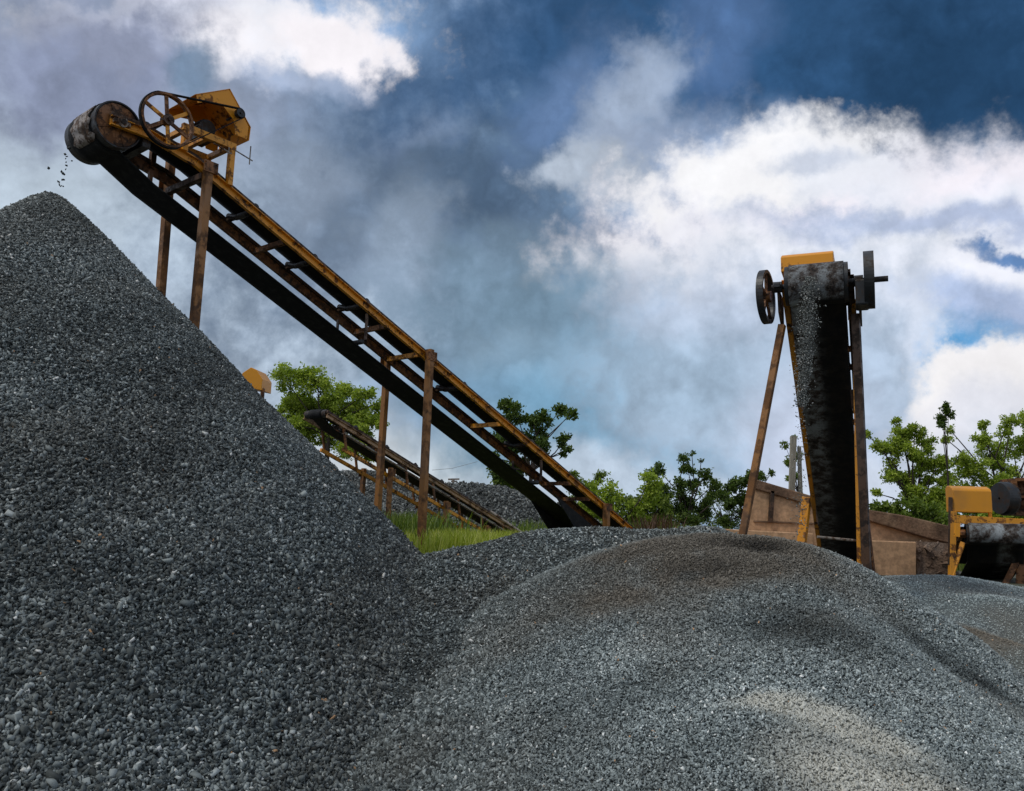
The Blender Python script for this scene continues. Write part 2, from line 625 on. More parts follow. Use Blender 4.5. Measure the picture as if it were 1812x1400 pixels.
def vnoise(x, y, seed=0):
    ix, iy = np.floor(x), np.floor(y)
    fx, fy = x - ix, y - iy
    fx, fy = fx * fx * (3 - 2 * fx), fy * fy * (3 - 2 * fy)
    a, b_ = _hash(ix, iy, seed), _hash(ix + 1, iy, seed)
    c_, d = _hash(ix, iy + 1, seed), _hash(ix + 1, iy + 1, seed)
    return (a * (1 - fx) + b_ * fx) * (1 - fy) + (c_ * (1 - fx) + d * fx) * fy - 0.5


def fbm(x, y, oct_=4, seed=0):
    s_, a = 0, 1.0
    for i in range(oct_):
        s_ = s_ + a * vnoise(x * 2 ** i, y * 2 ** i, seed + i * 17)
        a *= 0.5
    return s_


def sstep(x, a, b_):
    t_ = np.clip((x - a) / (b_ - a), 0, 1)
    return t_ * t_ * (3 - 2 * t_)


# ------------------------------------------------------------------ terrain functions
YARD = 1.15


def h_ground(X, Y):
    r = sstep(Y, 8.5, 11.5)
    return YARD * r - 0.15 * (1 - r) + 0.10 * fbm(X / 4, Y / 4, 3, 5) * sstep(Y, 9, 13)


AP = P(92, 344, 10.0)      # apex of the large cone


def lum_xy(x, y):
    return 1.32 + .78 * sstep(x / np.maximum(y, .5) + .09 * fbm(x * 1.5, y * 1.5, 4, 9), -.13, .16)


def h_main(X, Y):
    dx, dy = X - AP.x, Y - AP.y
    r = np.sqrt(dx * dx + dy * dy)
    a = 0.16
    s_ = 0.942
    z = AP.z - s_ * (np.sqrt(r * r + a * a) - a)
    th = np.arctan2(dy, dx)
    grow = np.clip(r / 2.5, 0, 1)
    z = z + 0.10 * fbm(th * 3.0 + 9, r * 0.5, 3, 3) * grow + 0.08 * fbm(X * 1.6, Y * 1.6, 4, 8) * grow
    # the foot spreads out
    t_ = np.clip((r - 4.6) / 2.0, 0, 1)
    return z + 0.34 * t_ * t_


def tps_fit(pts):
    p = np.array([(q[0], q[1]) for q in pts])
    z = np.array([q[2] for q in pts])
    n = len(p)
    d = np.hypot(p[:, None, 0] - p[None, :, 0], p[:, None, 1] - p[None, :, 1])
    K = np.where(d > 0, d * d * np.log(d + 1e-12), 0) + np.eye(n) * 0.02
    Q = np.c_[np.ones(n), p]
    A = np.zeros((n + 3, n + 3))
    A[:n, :n] = K
    A[:n, n:] = Q
    A[n:, :n] = Q.T
    w = np.linalg.solve(A, np.r_[z, 0, 0, 0])

    def f(X, Y):
        out = w[n] + w[n + 1] * X + w[n + 2] * Y
        for i in range(n):
            dd = (X - p[i, 0]) ** 2 + (Y - p[i, 1]) ** 2
            out = out + w[i] * 0.5 * dd * np.log(dd + 1e-12)
        return out
    return f


_m2 = [P(*q) for q in [
    # front rows (px, py, Y)
    (600, 1440, 5.5), (800, 1440, 4.95), (1000, 1430, 4.6), (1300, 1420, 4.3), (1600, 1420, 4.2), (1900, 1430, 4.3),
    (720, 1300, 6.3), (880, 1290, 5.8), (1100, 1270, 5.4), (1400, 1250, 5.2), (1650, 1270, 5.2), (1850, 1330, 5.2),
    (760, 1180, 7.4), (900, 1170, 6.85), (1100, 1150, 6.4), (1300, 1120, 6.2), (1500, 1110, 6.2), (1680, 1180, 6.2),
    (860, 1090, 8.0), (960, 1085, 7.5), (1100, 1045, 7.5), (900, 1050, 8.5), (1010, 1035, 7.9), (1300, 1030, 7.3), (1450, 1040, 7.2), (1600, 1100, 7.0),
    # crest line
    (985, 1027, 8.1), (1030, 992, 8.3), (1090, 967, 8.5), (1170, 953, 8.6), (1250, 948, 8.7), (1330, 951, 8.6), (1420, 965, 8.4),
    (1500, 990, 8.2), (1560, 1020, 7.9), (1640, 1075, 7.5), (1700, 1112, 7.1), (1760, 1178, 6.7), (1815, 1245, 6.4),
]]
_m2 = [tuple(q) for q in _m2] + [(-.4, 9.6, .85), (1.0, 9.9, 1.1), (2.2, 10.0, 1.15), (3.4, 9.9, 1.0), (4.3, 9.2, .6), (5.0, 8.2, .2), (5.2, 6.8, -.3), (4.9, 5.4, -.1),
                                  (0, 2.0, .1), (2.5, 2, .1), (-2.0, 3, -.1), (-2.0, 8.2, .3), (0, 0, 0), (4, 2.5, 0)]
_f2 = tps_fit(_m2)


def h_right(X, Y):
    z = _f2(X, Y) + 0.045 * fbm(X * 1.3, Y * 1.3, 4, 21) + 0.012 * fbm(X * 6, Y * 6, 2, 4)
    # shallow scrapes in the flank
    for cx, cy, rx_, ry_, dz in SCR:
        z = z - dz * np.exp(-((X - cx) / rx_) ** 2 - ((Y - cy) / ry_) ** 2)
    return z


SCR = []
for px, py, Y, rx_, ry_, dz in [(1390, 1150, 6.4, .5, .45, .06), (1625, 1150, 6.6, .13, .35, .03), (1745, 1215, 6.2, .3, .2, .02), (1150, 1210, 5.8, .2, .12, .03), (1330, 1005, 8.0, .35, .15, .04)]:
    q = P(px, py, Y)
    SCR.append((q.x, q.y, rx_, ry_, dz))

_m3 = [P(*q) for q in [
    (770, 985, 9.4), (830, 984, 9.5), (870, 966, 9.8), (920, 946, 10.0), (1000, 936, 10.2), (1080, 934, 10.3), (1180, 941, 10.4), (1300, 950, 10.6),
    (860, 1030, 8.9), (950, 1010, 9.2), (850, 1080, 8.25), (950, 1060, 8.4), (850, 1180, 7.15), (950, 1160, 7.0), (1050, 985, 9.5),
]]
_m3 = [tuple(q) for q in _m3] + [(-1, 11.2, .9), (0.3, 11.6, 1.1), (2, 11.8, 1.0), (-1.6, 8, .75), (-1.0, 7.4, .6), (0, 6.6, .3), (-1.5, 6.6, .4), (2.0, 9, 1.0), (3.4, 10.8, .9), (-2.2, 10.2, .9)]
_f3 = tps_fit(_m3)


def h_back(X, Y):
    return _f3(X, Y) + 0.05 * fbm(X * 1.6, Y * 1.6, 4, 55)


rng = np.random.default_rng(7)

_cube = np.array([(-1, -1, -1), (1, -1, -1), (1, 1, -1), (-1, 1, -1), (-1, -1, 1), (1, -1, 1), (1, 1, 1), (-1, 1, 1)], dtype=np.float32) * 0.62
_cf = np.array([(3, 2, 1, 0), (4, 5, 6, 7), (0, 1, 5, 4), (1, 2, 6, 5), (2, 3, 7, 6), (3, 0, 4, 7)])


def stones(pos, size, flat=None):
    """angular chips: jittered boxes with random turn. returns verts (N*8,3), faces (N*6,4)"""
    n = len(pos)
    v = np.repeat(_cube[None], n, 0) + rng.uniform(-.30, .30, (n, 8, 3)).astype(np.float32)
    v *= (size[:, None, None] * np.stack([rng.uniform(.8, 1.9, n), rng.uniform(.5, 1.0, n), rng.uniform(.25, .7, n)], 1)[:, None, :])
    q = rng.normal(size=(n, 4))
    q /= np.linalg.norm(q, axis=1)[:, None]
    w, x, y, z = q.T
    R = np.stack([1 - 2 * (y * y + z * z), 2 * (x * y - z * w), 2 * (x * z + y * w),
                  2 * (x * y + z * w), 1 - 2 * (x * x + z * z), 2 * (y * z - x * w),
                  2 * (x * z - y * w), 2 * (y * z + x * w), 1 - 2 * (x * x + y * y)], 1).reshape(n, 3, 3)
    v = np.einsum('nij,nkj->nki', R, v) + pos[:, None, :]
    f = (_cf[None] + (np.arange(n) * 8)[:, None, None]).reshape(-1, 4)
    return v.reshape(-1, 3), f


def pile(name, hf, x0, x1, y0, y1, res, n_st, size, tonef, label, mk, floor=-0.4, mask=None, visw=None, sizef=None, lumf=1.0, tstd=0.29):
    """one pile = one mesh: a closed body coloured dark as gap shade, crushed stones lying on it"""
    nx, ny = int((x1 - x0) / res) + 1, int((y1 - y0) / res) + 1
    X, Y = np.meshgrid(np.linspace(x0, x1, nx), np.linspace(y0, y1, ny))
    Z = hf(X, Y)
    if mask is not None:
        Z = np.where(mask(X, Y), Z, floor - 0.3)
    Z = np.maximum(Z, floor) + rng.uniform(-.006, .006, Z.shape) - 0.008
    co = np.stack([X, Y, Z], -1).reshape(-1, 3)
    i = np.arange(nx * ny).reshape(ny, nx)
    fb = np.stack([i[:-1, :-1], i[:-1, 1:], i[1:, 1:], i[1:, :-1]], -1).reshape(-1, 4)
    keep = (co[fb][:, :, 2].max(1) > floor + 0.001)
    fb = fb[keep]
    # skirt bottom so the body is closed from outside
    fc = co[fb].mean(1)
    tb, cb = tonef(fc[:, 0], fc[:, 1], fc[:, 2])
    tb = tb * 0.12 + rng.uniform(-.05, .05, len(fb))  # body colour darkened to paint the shade in gaps between stones
    # stones
    pts = []
    got = 0
    while got < n_st:
        k = n_st * 2
        xs, ys = rng.uniform(x0, x1, k), rng.uniform(y0, y1, k)
        zs = hf(xs, ys)
        e = 0.03
        gx, gy = (hf(xs + e, ys) - zs) / e, (hf(xs, ys + e) - zs) / e
        area = np.sqrt(1 + gx * gx + gy * gy)
        ok = (zs > floor + 0.02) & (rng.uniform(0, 1.6, k) < area)
        # facing the yard side: n.(cam-p) > -small
        cx, cy, cz = -xs, -ys, CAM_Z - zs
        dist = np.sqrt(cx * cx + cy * cy + cz * cz)
        face = (-gx * cx - gy * cy + cz) / area / dist
        ok &= face > -0.22
        if visw is not None:
            ok &= rng.uniform(0, 1, k) < visw(xs, ys, zs)
        if mask is not None:
            ok &= mask(xs, ys)
        pts.append(np.stack([xs[ok], ys[ok], zs[ok]], 1))
        got += ok.sum()
    pos = np.concatenate(pts)[:n_st]
    sz = size * np.exp(rng.normal(0, 0.24, n_st)) * 0.5
    if sizef is not None:
        sz = sz * sizef(pos[:, 0], pos[:, 1])
    pos[:, 2] += sz * rng.uniform(-.35, .55, n_st)
    sv, sf = stones(pos, sz)
    ts, cs = tonef(pos[:, 0], pos[:, 1], pos[:, 2])
    ts = np.clip(ts + rng.normal(0, 1, n_st) * (tstd(pos[:, 0], pos[:, 1]) if callable(tstd) else tstd) * (1 - .6 * cs[:, 1]), 0, 0.96)
    ts = np.where(rng.uniform(0, 1, n_st) < 0.004, 1.0, ts)
    cs = cs.copy()
    cs[:, 2] = (rng.uniform(0, 1, n_st) < 0.0012) * 1.0
    V = np.concatenate([co, sv])
    Fc = np.concatenate([fb, sf + len(co)])
    me = np_mesh(name, V, Fc, 4)
    ft = np.repeat(ts, 6) + rng.uniform(-.05, .05, n_st * 6)
    face_attr(me, 'tone', np.clip(np.concatenate([tb, ft]), 0, 1))
    face_col(me, 'tint', np.concatenate([cb, np.repeat(cs, 6, 0)]))
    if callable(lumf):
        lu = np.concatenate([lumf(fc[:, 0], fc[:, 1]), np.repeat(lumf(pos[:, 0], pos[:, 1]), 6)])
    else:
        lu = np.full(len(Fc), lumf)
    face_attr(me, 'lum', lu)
    o = link_mesh(name, me, M[mk], None, ((x0 + x1) / 2, (y0 + y1) / 2, max(floor, 0)))
    tag(o, label, 'gravel pile', 'piles of crushed stone in the yard')
    return o


def g2(X, Y, c, rx_, ry_, rot=0.0):
    dx, dy = X - c[0], Y - c[1]
    ca, sa = math.cos(rot), math.sin(rot)
    u, v = dx * ca + dy * sa, -dx * sa + dy * ca
    return np.exp(-(u / rx_) ** 2 - (v / ry_) ** 2)


def tone_main(X, Y, Z):
    t_ = 0.36 + 0.30 * fbm(X * .8, Z * 1.1, 4, 31) + 0.10 * fbm(X * 5, Z * 5 + Y, 2, 12)
    t_ = t_ + 0.10 * sstep(-X, 2.5, 5.5)  # slope shading painted into the stone tone: lighter towards the left
    c_ = np.zeros((len(X), 3))
    c_[:, 0] = np.clip(0.06 + 0.5 * fbm(X * .9 + 4, Z * 0.9, 3, 77), 0, .22)
    c_[:, 1] = np.clip(0.25 * fbm(X * 2.1 + 4, Z * 2.1, 3, 78), 0, .12)
    return t_, c_


_B = [P(1170, 990, 8.2), P(1330, 985, 8.2), P(1110, 1045, 7.3), P(1290, 1040, 7.6)]
_S = [P(1420, 1250, 5.2), P(1520, 1300, 4.9), P(1500, 1360, 4.5), P(1360, 1240, 5.3)]
_D = [P(1400, 1130, 6.3), P(1450, 1160, 6.1), P(1625, 1150, 6.7), P(1745, 1205, 6.3), P(1150, 1215, 5.7)]
_L = [P(1700, 1330, 4.9), P(1250, 1250, 5.3), P(1450, 1210, 5.6), P(1130, 1130, 6.2)]


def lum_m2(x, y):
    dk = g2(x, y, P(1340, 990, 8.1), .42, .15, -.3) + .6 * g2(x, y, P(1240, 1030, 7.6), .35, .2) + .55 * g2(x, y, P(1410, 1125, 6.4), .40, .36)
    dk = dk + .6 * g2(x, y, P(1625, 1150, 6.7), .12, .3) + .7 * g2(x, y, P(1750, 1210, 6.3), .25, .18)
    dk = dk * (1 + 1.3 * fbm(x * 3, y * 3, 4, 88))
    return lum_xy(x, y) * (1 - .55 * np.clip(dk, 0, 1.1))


def tone_right(X, Y, Z):
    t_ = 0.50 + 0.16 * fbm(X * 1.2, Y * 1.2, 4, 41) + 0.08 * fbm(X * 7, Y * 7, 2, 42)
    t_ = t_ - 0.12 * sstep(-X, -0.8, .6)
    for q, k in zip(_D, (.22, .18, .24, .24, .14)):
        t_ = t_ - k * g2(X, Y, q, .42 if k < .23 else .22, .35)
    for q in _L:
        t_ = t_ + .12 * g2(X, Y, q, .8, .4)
    c_ = np.zeros((len(X), 3))
    n_ = 1 + 1.2 * fbm(X * 2.2, Y * 2.2, 4, 60)
    br = sum(g2(X, Y, q, 1.0, .42) for q in _B)
    c_[:, 0] = np.clip(br * 0.52 * n_ + 0.06 + 0.4 * fbm(X * 1.7, Y * 1.7, 3, 61), 0, 0.92)
    sa = .8 * g2(X, Y, _S[0], .32, .10, -.25) + g2(X, Y, _S[1], .36, .13, -.7) + g2(X, Y, _S[2], .34, .30, -.6) + .6 * g2(X, Y, _S[3], .22, .07) + .9 * g2(X, Y, P(1590, 1400, 4.3), .3, .22)
    c_[:, 1] = np.clip(sa * .95 * n_ - .05, 0, 0.8)
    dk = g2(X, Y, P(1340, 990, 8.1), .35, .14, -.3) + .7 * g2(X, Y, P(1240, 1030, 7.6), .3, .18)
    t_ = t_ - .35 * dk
    return t_, c_


def tone_back(X, Y, Z):
    t_ = 0.36 + 0.18 * fbm(X * 1.5, Y * 1.5, 4, 71)
    c_ = np.zeros((len(X), 3))
    c_[:, 0] = np.clip(0.1 + 0.5 * fbm(X * 2, Y * 2, 3, 72), 0, .5)
    return t_, c_


pile('gravel_pile', h_main, AP.x - 6.6, AP.x + 6.6, AP.y - 6.9, AP.y + 6.2, 0.06, 240000, 0.0305, tone_main,
     'tall steep cone of coarse dark grey gravel filling the left of the picture', 'gravel',
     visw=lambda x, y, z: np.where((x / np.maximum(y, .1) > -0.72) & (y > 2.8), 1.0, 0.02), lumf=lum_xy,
     sizef=lambda x, y: .82 + .36 * sstep(np.hypot(x - AP.x, y - AP.y), .5, 6))
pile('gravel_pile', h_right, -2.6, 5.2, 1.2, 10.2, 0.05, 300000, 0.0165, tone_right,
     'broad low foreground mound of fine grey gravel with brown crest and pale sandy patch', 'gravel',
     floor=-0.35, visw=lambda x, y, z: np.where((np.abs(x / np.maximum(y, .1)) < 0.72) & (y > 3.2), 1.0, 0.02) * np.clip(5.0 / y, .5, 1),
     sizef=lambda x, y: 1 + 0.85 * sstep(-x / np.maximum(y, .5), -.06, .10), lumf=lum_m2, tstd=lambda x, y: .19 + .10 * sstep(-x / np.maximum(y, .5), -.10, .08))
pile('gravel_pile', h_back, -2.8, 3.6, 5.6, 11.6, 0.05, 60000, 0.027, tone_back,
     'dark bluish gravel ridge behind the brown crested mound and beside the tall pile', 'gravel',
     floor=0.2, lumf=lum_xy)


# heap of wet stone dust at the right
_m4 = [P(*q) for q in [(1560, 1030, 10.8), (1610, 1018, 11.2), (1700, 1021, 11.5), (1760, 1035, 11.6), (1830, 1056, 11.6),
                       (1650, 1070, 9.9), (1750, 1100, 9.6), (1812, 1150, 9.0), (1900, 1120, 9.6), (1700, 1150, 8.6), (1812, 1230, 7.9), (1900, 1260, 7.6), (1740, 1062, 10.3), (1950, 1060, 11)]]
_m4 = [tuple(q) for q in _m4] + [(3.2, 10.8, .4), (4, 12.6, .8), (6, 13.4, .9), (8, 12.5, .9), (8.6, 10, .3), (6, 7, -.5), (4.2, 8.2, -.2)]
_f4 = tps_fit(_m4)


def h_sand(X, Y):
    z = _f4(X, Y) + 0.03 * fbm(X * 1.5, Y * 1.5, 4, 91)
    q = P(1790, 1090, 9.9)
    return z + 0.16 * np.exp(-((X - q.x) / .6) ** 2 - ((Y - q.y) / .45) ** 2)


def tone_sand(X, Y, Z):
    t_ = 0.60 + 0.22 * fbm(X * 1.4, Y * 2.0, 4, 95)
    c_ = np.zeros((len(X), 3))
    c_[:, 0] = np.clip(0.25 + 0.8 * fbm(X * 1.1, Y * 1.6, 3, 96), 0, .7)
    q = P(1770, 1180, 8.8)
    c_[:, 0] = np.clip(c_[:, 0] + .9 * g2(X, Y, q, 1.2, .34, -.55), 0, .95)
    t_ = t_ - .40 * g2(X, Y, q, 1.1, .28, -.55)
    return t_, c_


pile('gravel_pile', h_sand, 3.0, 8.8, 7.0, 13.2, 0.05, 80000, 0.013, tone_sand,
     'smooth pale grey heap of stone dust at the right edge, below the yellow motor cover', 'gravel', lumf=3.3, tstd=0.08, floor=-0.3)

# far pile behind the leaning conveyors
_q = P(835, 857, 27.0)
_q2 = P(640, 850, 29.0)


def h_far(X, Y):
    z1 = _q.z - 0.62 * (np.sqrt(((X - _q.x) * .62) ** 2 + (Y - _q.y) ** 2 + .8) - .9)
    z2 = _q2.z + .3 - 0.5 * (np.sqrt(((X - _q2.x) * .6) ** 2 + (Y - _q2.y) ** 2 + .8) - .9)
    return np.maximum(z1, z2) + .12 * fbm(X * .9, Y * .9, 3, 14)


def tone_far(X, Y, Z):
    c_ = np.zeros((len(X), 3))
    c_[:, 0] = .3
    return .50 + .2 * fbm(X, Y, 3, 15), c_


pile('gravel_pile', h_far, _q2.x - 3, _q.x + 6.5, 21, 33, 0.12, 26000, 0.085, tone_far,
     'distant grey gravel pile beyond the low far conveyor and the grass', 'gravel', floor=YARD - 0.2)

# ------------------------------------------------------------------ ground sheet
gx = np.concatenate([np.linspace(-400, -30, 12), np.linspace(-26, 26, 90), np.linspace(30, 400, 12)])
gy = np.concatenate([np.linspace(-60, 0, 8), np.linspace(1, 50, 90), np.linspace(60, 900, 14)])
X, Y = np.meshgrid(gx, gy)
Z = h_ground(X, Y)
i = np.arange(X.size).reshape(X.shape)
me = np_mesh('ground', np.stack([X, Y, Z], -1).reshape(-1, 3), np.stack([i[:-1, :-1], i[:-1, 1:], i[1:, 1:], i[1:, :-1]], -1).reshape(-1, 4), 4)
me.polygons.foreach_set('use_smooth', [True] * len(me.polygons))
tag(link_mesh('ground', me, M['ground']), kind='structure')

# ------------------------------------------------------------------ conveyors
UP = Vector((0, 0, 1))


class Conv:
    """frame of reference of one conveyor: near/far side rails over a bent centre line.
    head: near rail point at the head; nodes: list of (s horizontal, z) of the rail line"""

    def __init__(s, p_head, ah, nodes, w):
        s.o = Vector((p_head.x, p_head.y, 0))
        s.a = Vector((ah[0], ah[1], 0)).normalized()
        s.n = Vector((-s.a.y, s.a.x, 0))     # to the far side (left looking down the line away from the head)
        s.nodes = nodes
        s.w = w

    def z(s, q):
        nd = s.nodes
        for (s0, z0), (s1, z1) in zip(nd[:-1], nd[1:]):
            if q <= s1 or (s1, z1) == nd[-1]:
                return z0 + (z1 - z0) * (q - s0) / (s1 - s0)

    def pt(s, q, t_=0.0, h=0.0):
        p = s.o + s.a * q + s.n * t_
        p.z = s.z(q) + h
        return p


def belt_mesh(cv, s0, s1, drum_c, r, t0, t1, up_h, low_h, tail_s, dustf=None, trough=0.06, thick=0.014, low_sag=0.0, lowz=None):
    """closed conveyor belt: carrying run, wrap round the head drum, return run"""
    path = []
    N = 26
    for k in range(N + 1):
        q = tail_s + (s1 - tail_s) * k / N
        p = cv.pt(q, 0, up_h)
        path.append((q, p.z, 1.0 if k > 0 else .3))
    hs, hz = drum_c
    a0 = math.pi * 0.5
    for k in range(0, 15):
        a = a0 + math.pi * 1.12 * k / 14
        path.append((hs + math.cos(a) * r, hz + math.sin(a) * r, 0.0))
    for k in range(N + 1):
        q = s0 + (tail_s - s0) * k / N
        if k == 0:
            continue
        sag = low_sag * math.sin(math.pi * k / N)
        path.append((q, (lowz(q) if lowz else cv.pt(q, 0, low_h).z) - sag, 0.0))
    ts = np.linspace(0, 1, 9)
    vs, dust = [], []
    for q, z, tr in path:
        for u in ts:
            x = t0 + (t1 - t0) * u
            dz = trough * tr * (max(0, abs(u - .5) - .2) / .3)
            p = cv.o + cv.a * q + cv.n * x
            vs.append((p.x, p.y, z + dz))
            dust.append(0 if dustf is None else dustf(u, q, z, tr))
    n = len(ts)
    L_ = len(path)
    fs = []
    for k in range(L_ - 1):
        for j in range(n - 1):
            fs.append((k * n + j, k * n + j + 1, (k + 1) * n + j + 1, (k + 1) * n + j))
    me = bpy.data.meshes.new('belt')
    me.from_pydata(vs, [], fs)
    me.polygons.foreach_set('use_smooth', [True] * len(fs))
    at_ = me.attributes.new('dust', 'FLOAT', 'POINT')
    at_.data.foreach_set('value', dust)
    me.update()
    return me, thick


def channel(mb, p0, p1, side, hgt=0.13, fl=0.06, tk=0.012):
    """C-section beam, web vertical, flanges pointing to 'side'"""
    p0, p1, side = Vector(p0), Vector(p1), Vector(side).normalized()
    d = (p1 - p0).normalized()
    u = side.cross(d)
    if u.z < 0:
        u = -u
    h = hgt / 2
    prof = [(0, -h), (fl, -h), (fl, -h + tk), (tk, -h + tk), (tk, h - tk), (fl, h - tk), (fl, h), (0, h)]
    vs = [p + side * x + u * y for p in (p0, p1) for x, y in prof]
    n = 8
    fs = [(i, (i + 1) % n, n + (i + 1) % n, n + i) for i in range(n)]
    # end caps as quads
    for o in (0, 8):
        fs += [(o + 0, o + 1, o + 2, o + 3), (o + 0, o + 3, o + 4, o + 7), (o + 4, o + 5, o + 6, o + 7)]
    mb.add(vs, fs)


def put_belt(cv, parent, mname, *a, **k):
    me, th = belt_mesh(cv, *a, **k)
    o = link_mesh('belt', me, M[mname], parent)
    sm = o.modifiers.new('thickness', 'SOLIDIFY')
    sm.thickness = th
    sm.offset = 0
    return o


def rails(cv, parent, q0, q1, mname='yellow_worn', hgt=0.13, top=True, far='rust'):
    for sgn, t_ in ((-1, 0.0), (1, cv.w)):
        a = MB()
        qs = [q0] + [q for q, _ in cv.nodes if q0 < q < q1] + [q1]
        for s0, s1 in zip(qs[:-1], qs[1:]):
            channel(a, cv.pt(s0, t_), cv.pt(s1, t_), cv.n * sgn, hgt, hgt * .5, hgt * .09)
        r_ = a.build('side_rail', M[mname if sgn < 0 else far], parent)
        if top:
            b_ = MB()
            for s0, s1 in zip(qs[:-1], qs[1:]):
                b_.beam(cv.pt(s0, t_, hgt * .5 + .034), cv.pt(s1, t_, hgt * .5 + .034), 0.05, 0.05)
            b_.build('top_angle', M['rust_dark'], r_)


def cross(cv, parent, q, h=-0.02, w=0.06, mname='rust', name='cross_member'):
    MB().beam(cv.pt(q, 0.013, h), cv.pt(q, cv.w - 0.013, h), w, w * 1.2, up=UP).build(name, M[mname], parent)


def idler(cv, parent, q, r=0.045, up_h=0.2):
    o = MB()
    for t_ in (0.02, cv.w - 0.02):
        o.beam(cv.pt(q, t_, .06), cv.pt(q, t_, up_h - .02), .05, .03, up=cv.a)
    o.beam(cv.pt(q, 0.0, .09), cv.pt(q, cv.w, .09), .07, .03)
    b_ = o.build('idler_bracket', M['rust_dark'], parent)
    c = cv.w / 2
    m_ = MB()
    m_.cyl(cv.pt(q, c - .12, up_h - .07), cv.pt(q, c + .12, up_h - .07), r, 12)
    m_.cyl(cv.pt(q, c - .13, up_h - .07), cv.pt(q, 0.04, up_h - .01), r, 12)
    m_.cyl(cv.pt(q, c + .13, up_h - .07), cv.pt(q, cv.w - .04, up_h - .01), r, 12)
    m_.build('roller', M['dark_steel'], b_, smooth=False)


def return_idler(cv, parent, q, low_h):
    b_ = MB().cyl(cv.pt(q, .10, low_h + .055), cv.pt(q, cv.w - .03, low_h + .055), .04, 14).build('return_roller', M['dark_steel'], parent, smooth=True)
    for t_ in (0.03, cv.w - 0.03):
        MB().beam(cv.pt(q, t_, -.06), cv.pt(q, t_, low_h + .08), .05, .02, up=cv.a).build('hanger', M['rust_dark'], b_)


def bearing(mb, c, ax, n):
    mb.box(c, .20, .07, .05, ax, n)
    mb.cyl(c - n * .05, c + n * .05, .065, 18)


def drum(cv, parent, c, r, t0, t1, shaft=0.12):
    """head drum: shell, end discs with ribs, shaft"""
    p = cv.o + cv.a * c[0]
    p.z = c[1]
    p0, p1 = p + cv.n * t0, p + cv.n * t1
    d = MB()
    L_ = (p1 - p0).length
    d.lathe(p0, cv.n, [(0.03, .05), (0.03, r * .93), (0, r * .94), (0, r), (L_, r), (L_, r * .94), (L_ - .03, r * .93), (L_ - .03, .05)], 48)
    o = d.build('head_drum', M['dark_steel'], parent)
    h_ = MB()
    h_.lathe(p0 + cv.n * .026, -cv.n, [(0, .04), (0, r * .9), (.008, r * .9), (.012, .04)], 40)
    h_.cyl(p0 + cv.n * .028, p0 - cv.n * .0, r * .26, 20)
    for k in range(4):
        a = k * math.pi / 2 + .4
        v = (cv.a * math.cos(a) + UP * math.sin(a))
        h_.beam(p0 + cv.n * .015 + v * r * .2, p0 + cv.n * .015 + v * r * .9, .03, .02, up=cv.n)
    h_.build('drum_end', M['rust'], o)
    MB().cyl(p0 - cv.n * shaft, p1 + cv.n * shaft, .032, 16).build('shaft', M['dark_steel'], o)
    return o, p0, p1


def leg(parent, p_top, p_bot, w=.12, mname='post', name='leg'):
    o = MB().beam(p_top, p_bot, w, w * .9, up=Vector((.6, .8, 0))).build(name, M[mname], parent, bevel=.006)
    return o


# ================= main conveyor ====================
A1, A2 = P(346, 290, 10.5), P(1100, 926, 18.5)
ah = Vector((A2.x - A1.x, A2.y - A1.y, 0)).normalized()
nn = Vector((-ah.y, ah.x, 0))
pn = Vector((nn.x, nn.y, 0))


def near_pt(px, py):
    return on_plane(px, py, A1, pn)


H0 = near_pt(197, 214)
nodes = []
for (px, py) in ((197, 214), (262, 239), (346, 290), (1100, 926)):
    q = near_pt(px, py)
    nodes.append(((q - H0).dot(ah), q.z))
zt = nodes[-1]
slope = (nodes[-1][1] - nodes[-2][1]) / (nodes[-1][0] - nodes[-2][0])
nodes[-1] = (zt[0] + 1.2, zt[1] + slope * 1.2)
cv = Conv(H0, ah, nodes, 0.76)
S = lambda px, py: (near_pt(px, py) - H0).dot(ah)
root = empty('belt_conveyor', cv.pt(nodes[-1][0], cv.w / 2, -1.2), 'long rusty yellow conveyor climbing leftwards to drop stone on the tall pile', 'conveyor', 'inclined belt conveyors')
rails(cv, root, -0.02, nodes[-1][0], hgt=.115)
dc = near_pt(213, 219)
DC = ((dc - H0).dot(ah), dc.z)
RD = 0.29
_sb = S(431, 360)


def low_line(q):
    za, zb_ = DC[1] - RD - .01, cv.z(_sb) - .56
    return za + (zb_ - za) * (q - DC[0]) / (_sb - DC[0]) if q < _sb else cv.z(q) - .56


put_belt(cv, root, 'rubber', DC[0] + .1, DC[0] + .25, DC, RD + .008, .17, cv.w - .04, .16, -.56, nodes[-1][0] - .2, trough=.07, lowz=low_line)
do, dp0, dp1 = drum(cv, root, DC, RD, .04, cv.w + .10, .14)
# dusty flap of belt lagging / scraper plate at the head
sc = MB()
vs = []
for k in range(9):
    a = math.radians(135 + 12 * k)
    for t_ in (0.17, 0.62):
        jag = .05 * math.sin(k * 2.3 + t_ * 7)
        vs.append(cv.o + cv.a * (DC[0] + math.cos(a) * (RD + .02)) + cv.n * (t_ + jag) + UP * (DC[1] + math.sin(a) * (RD + .02)))
sc.add(vs, [(2 * k, 2 * k + 1, 2 * k + 3, 2 * k + 2) for k in range(8)])
so = sc.build('dried_mud', M['drum'], root, smooth=True)
so.modifiers.new('thickness', 'SOLIDIFY').thickness = .012
for c_ in (dp0 - cv.n * .07, dp1 + cv.n * .07):
    q = MB()
    bearing(q, c_, cv.a, cv.n)
    q.build('bearing_block', M['pale_steel'], root, bevel=.004)
for px, py in ((505, 430), (683, 578), (742, 626), (888, 756), (1013, 860), (1046, 892), (600, 505)):
    if (px, py) == (600, 505):
        continue
    cross(cv, root, S(px, py), -.03, .062, 'yellow_worn' if px in (888, 742) else 'rust')
cross(cv, root, S(262, 239), -.1, .10, 'dark_steel')
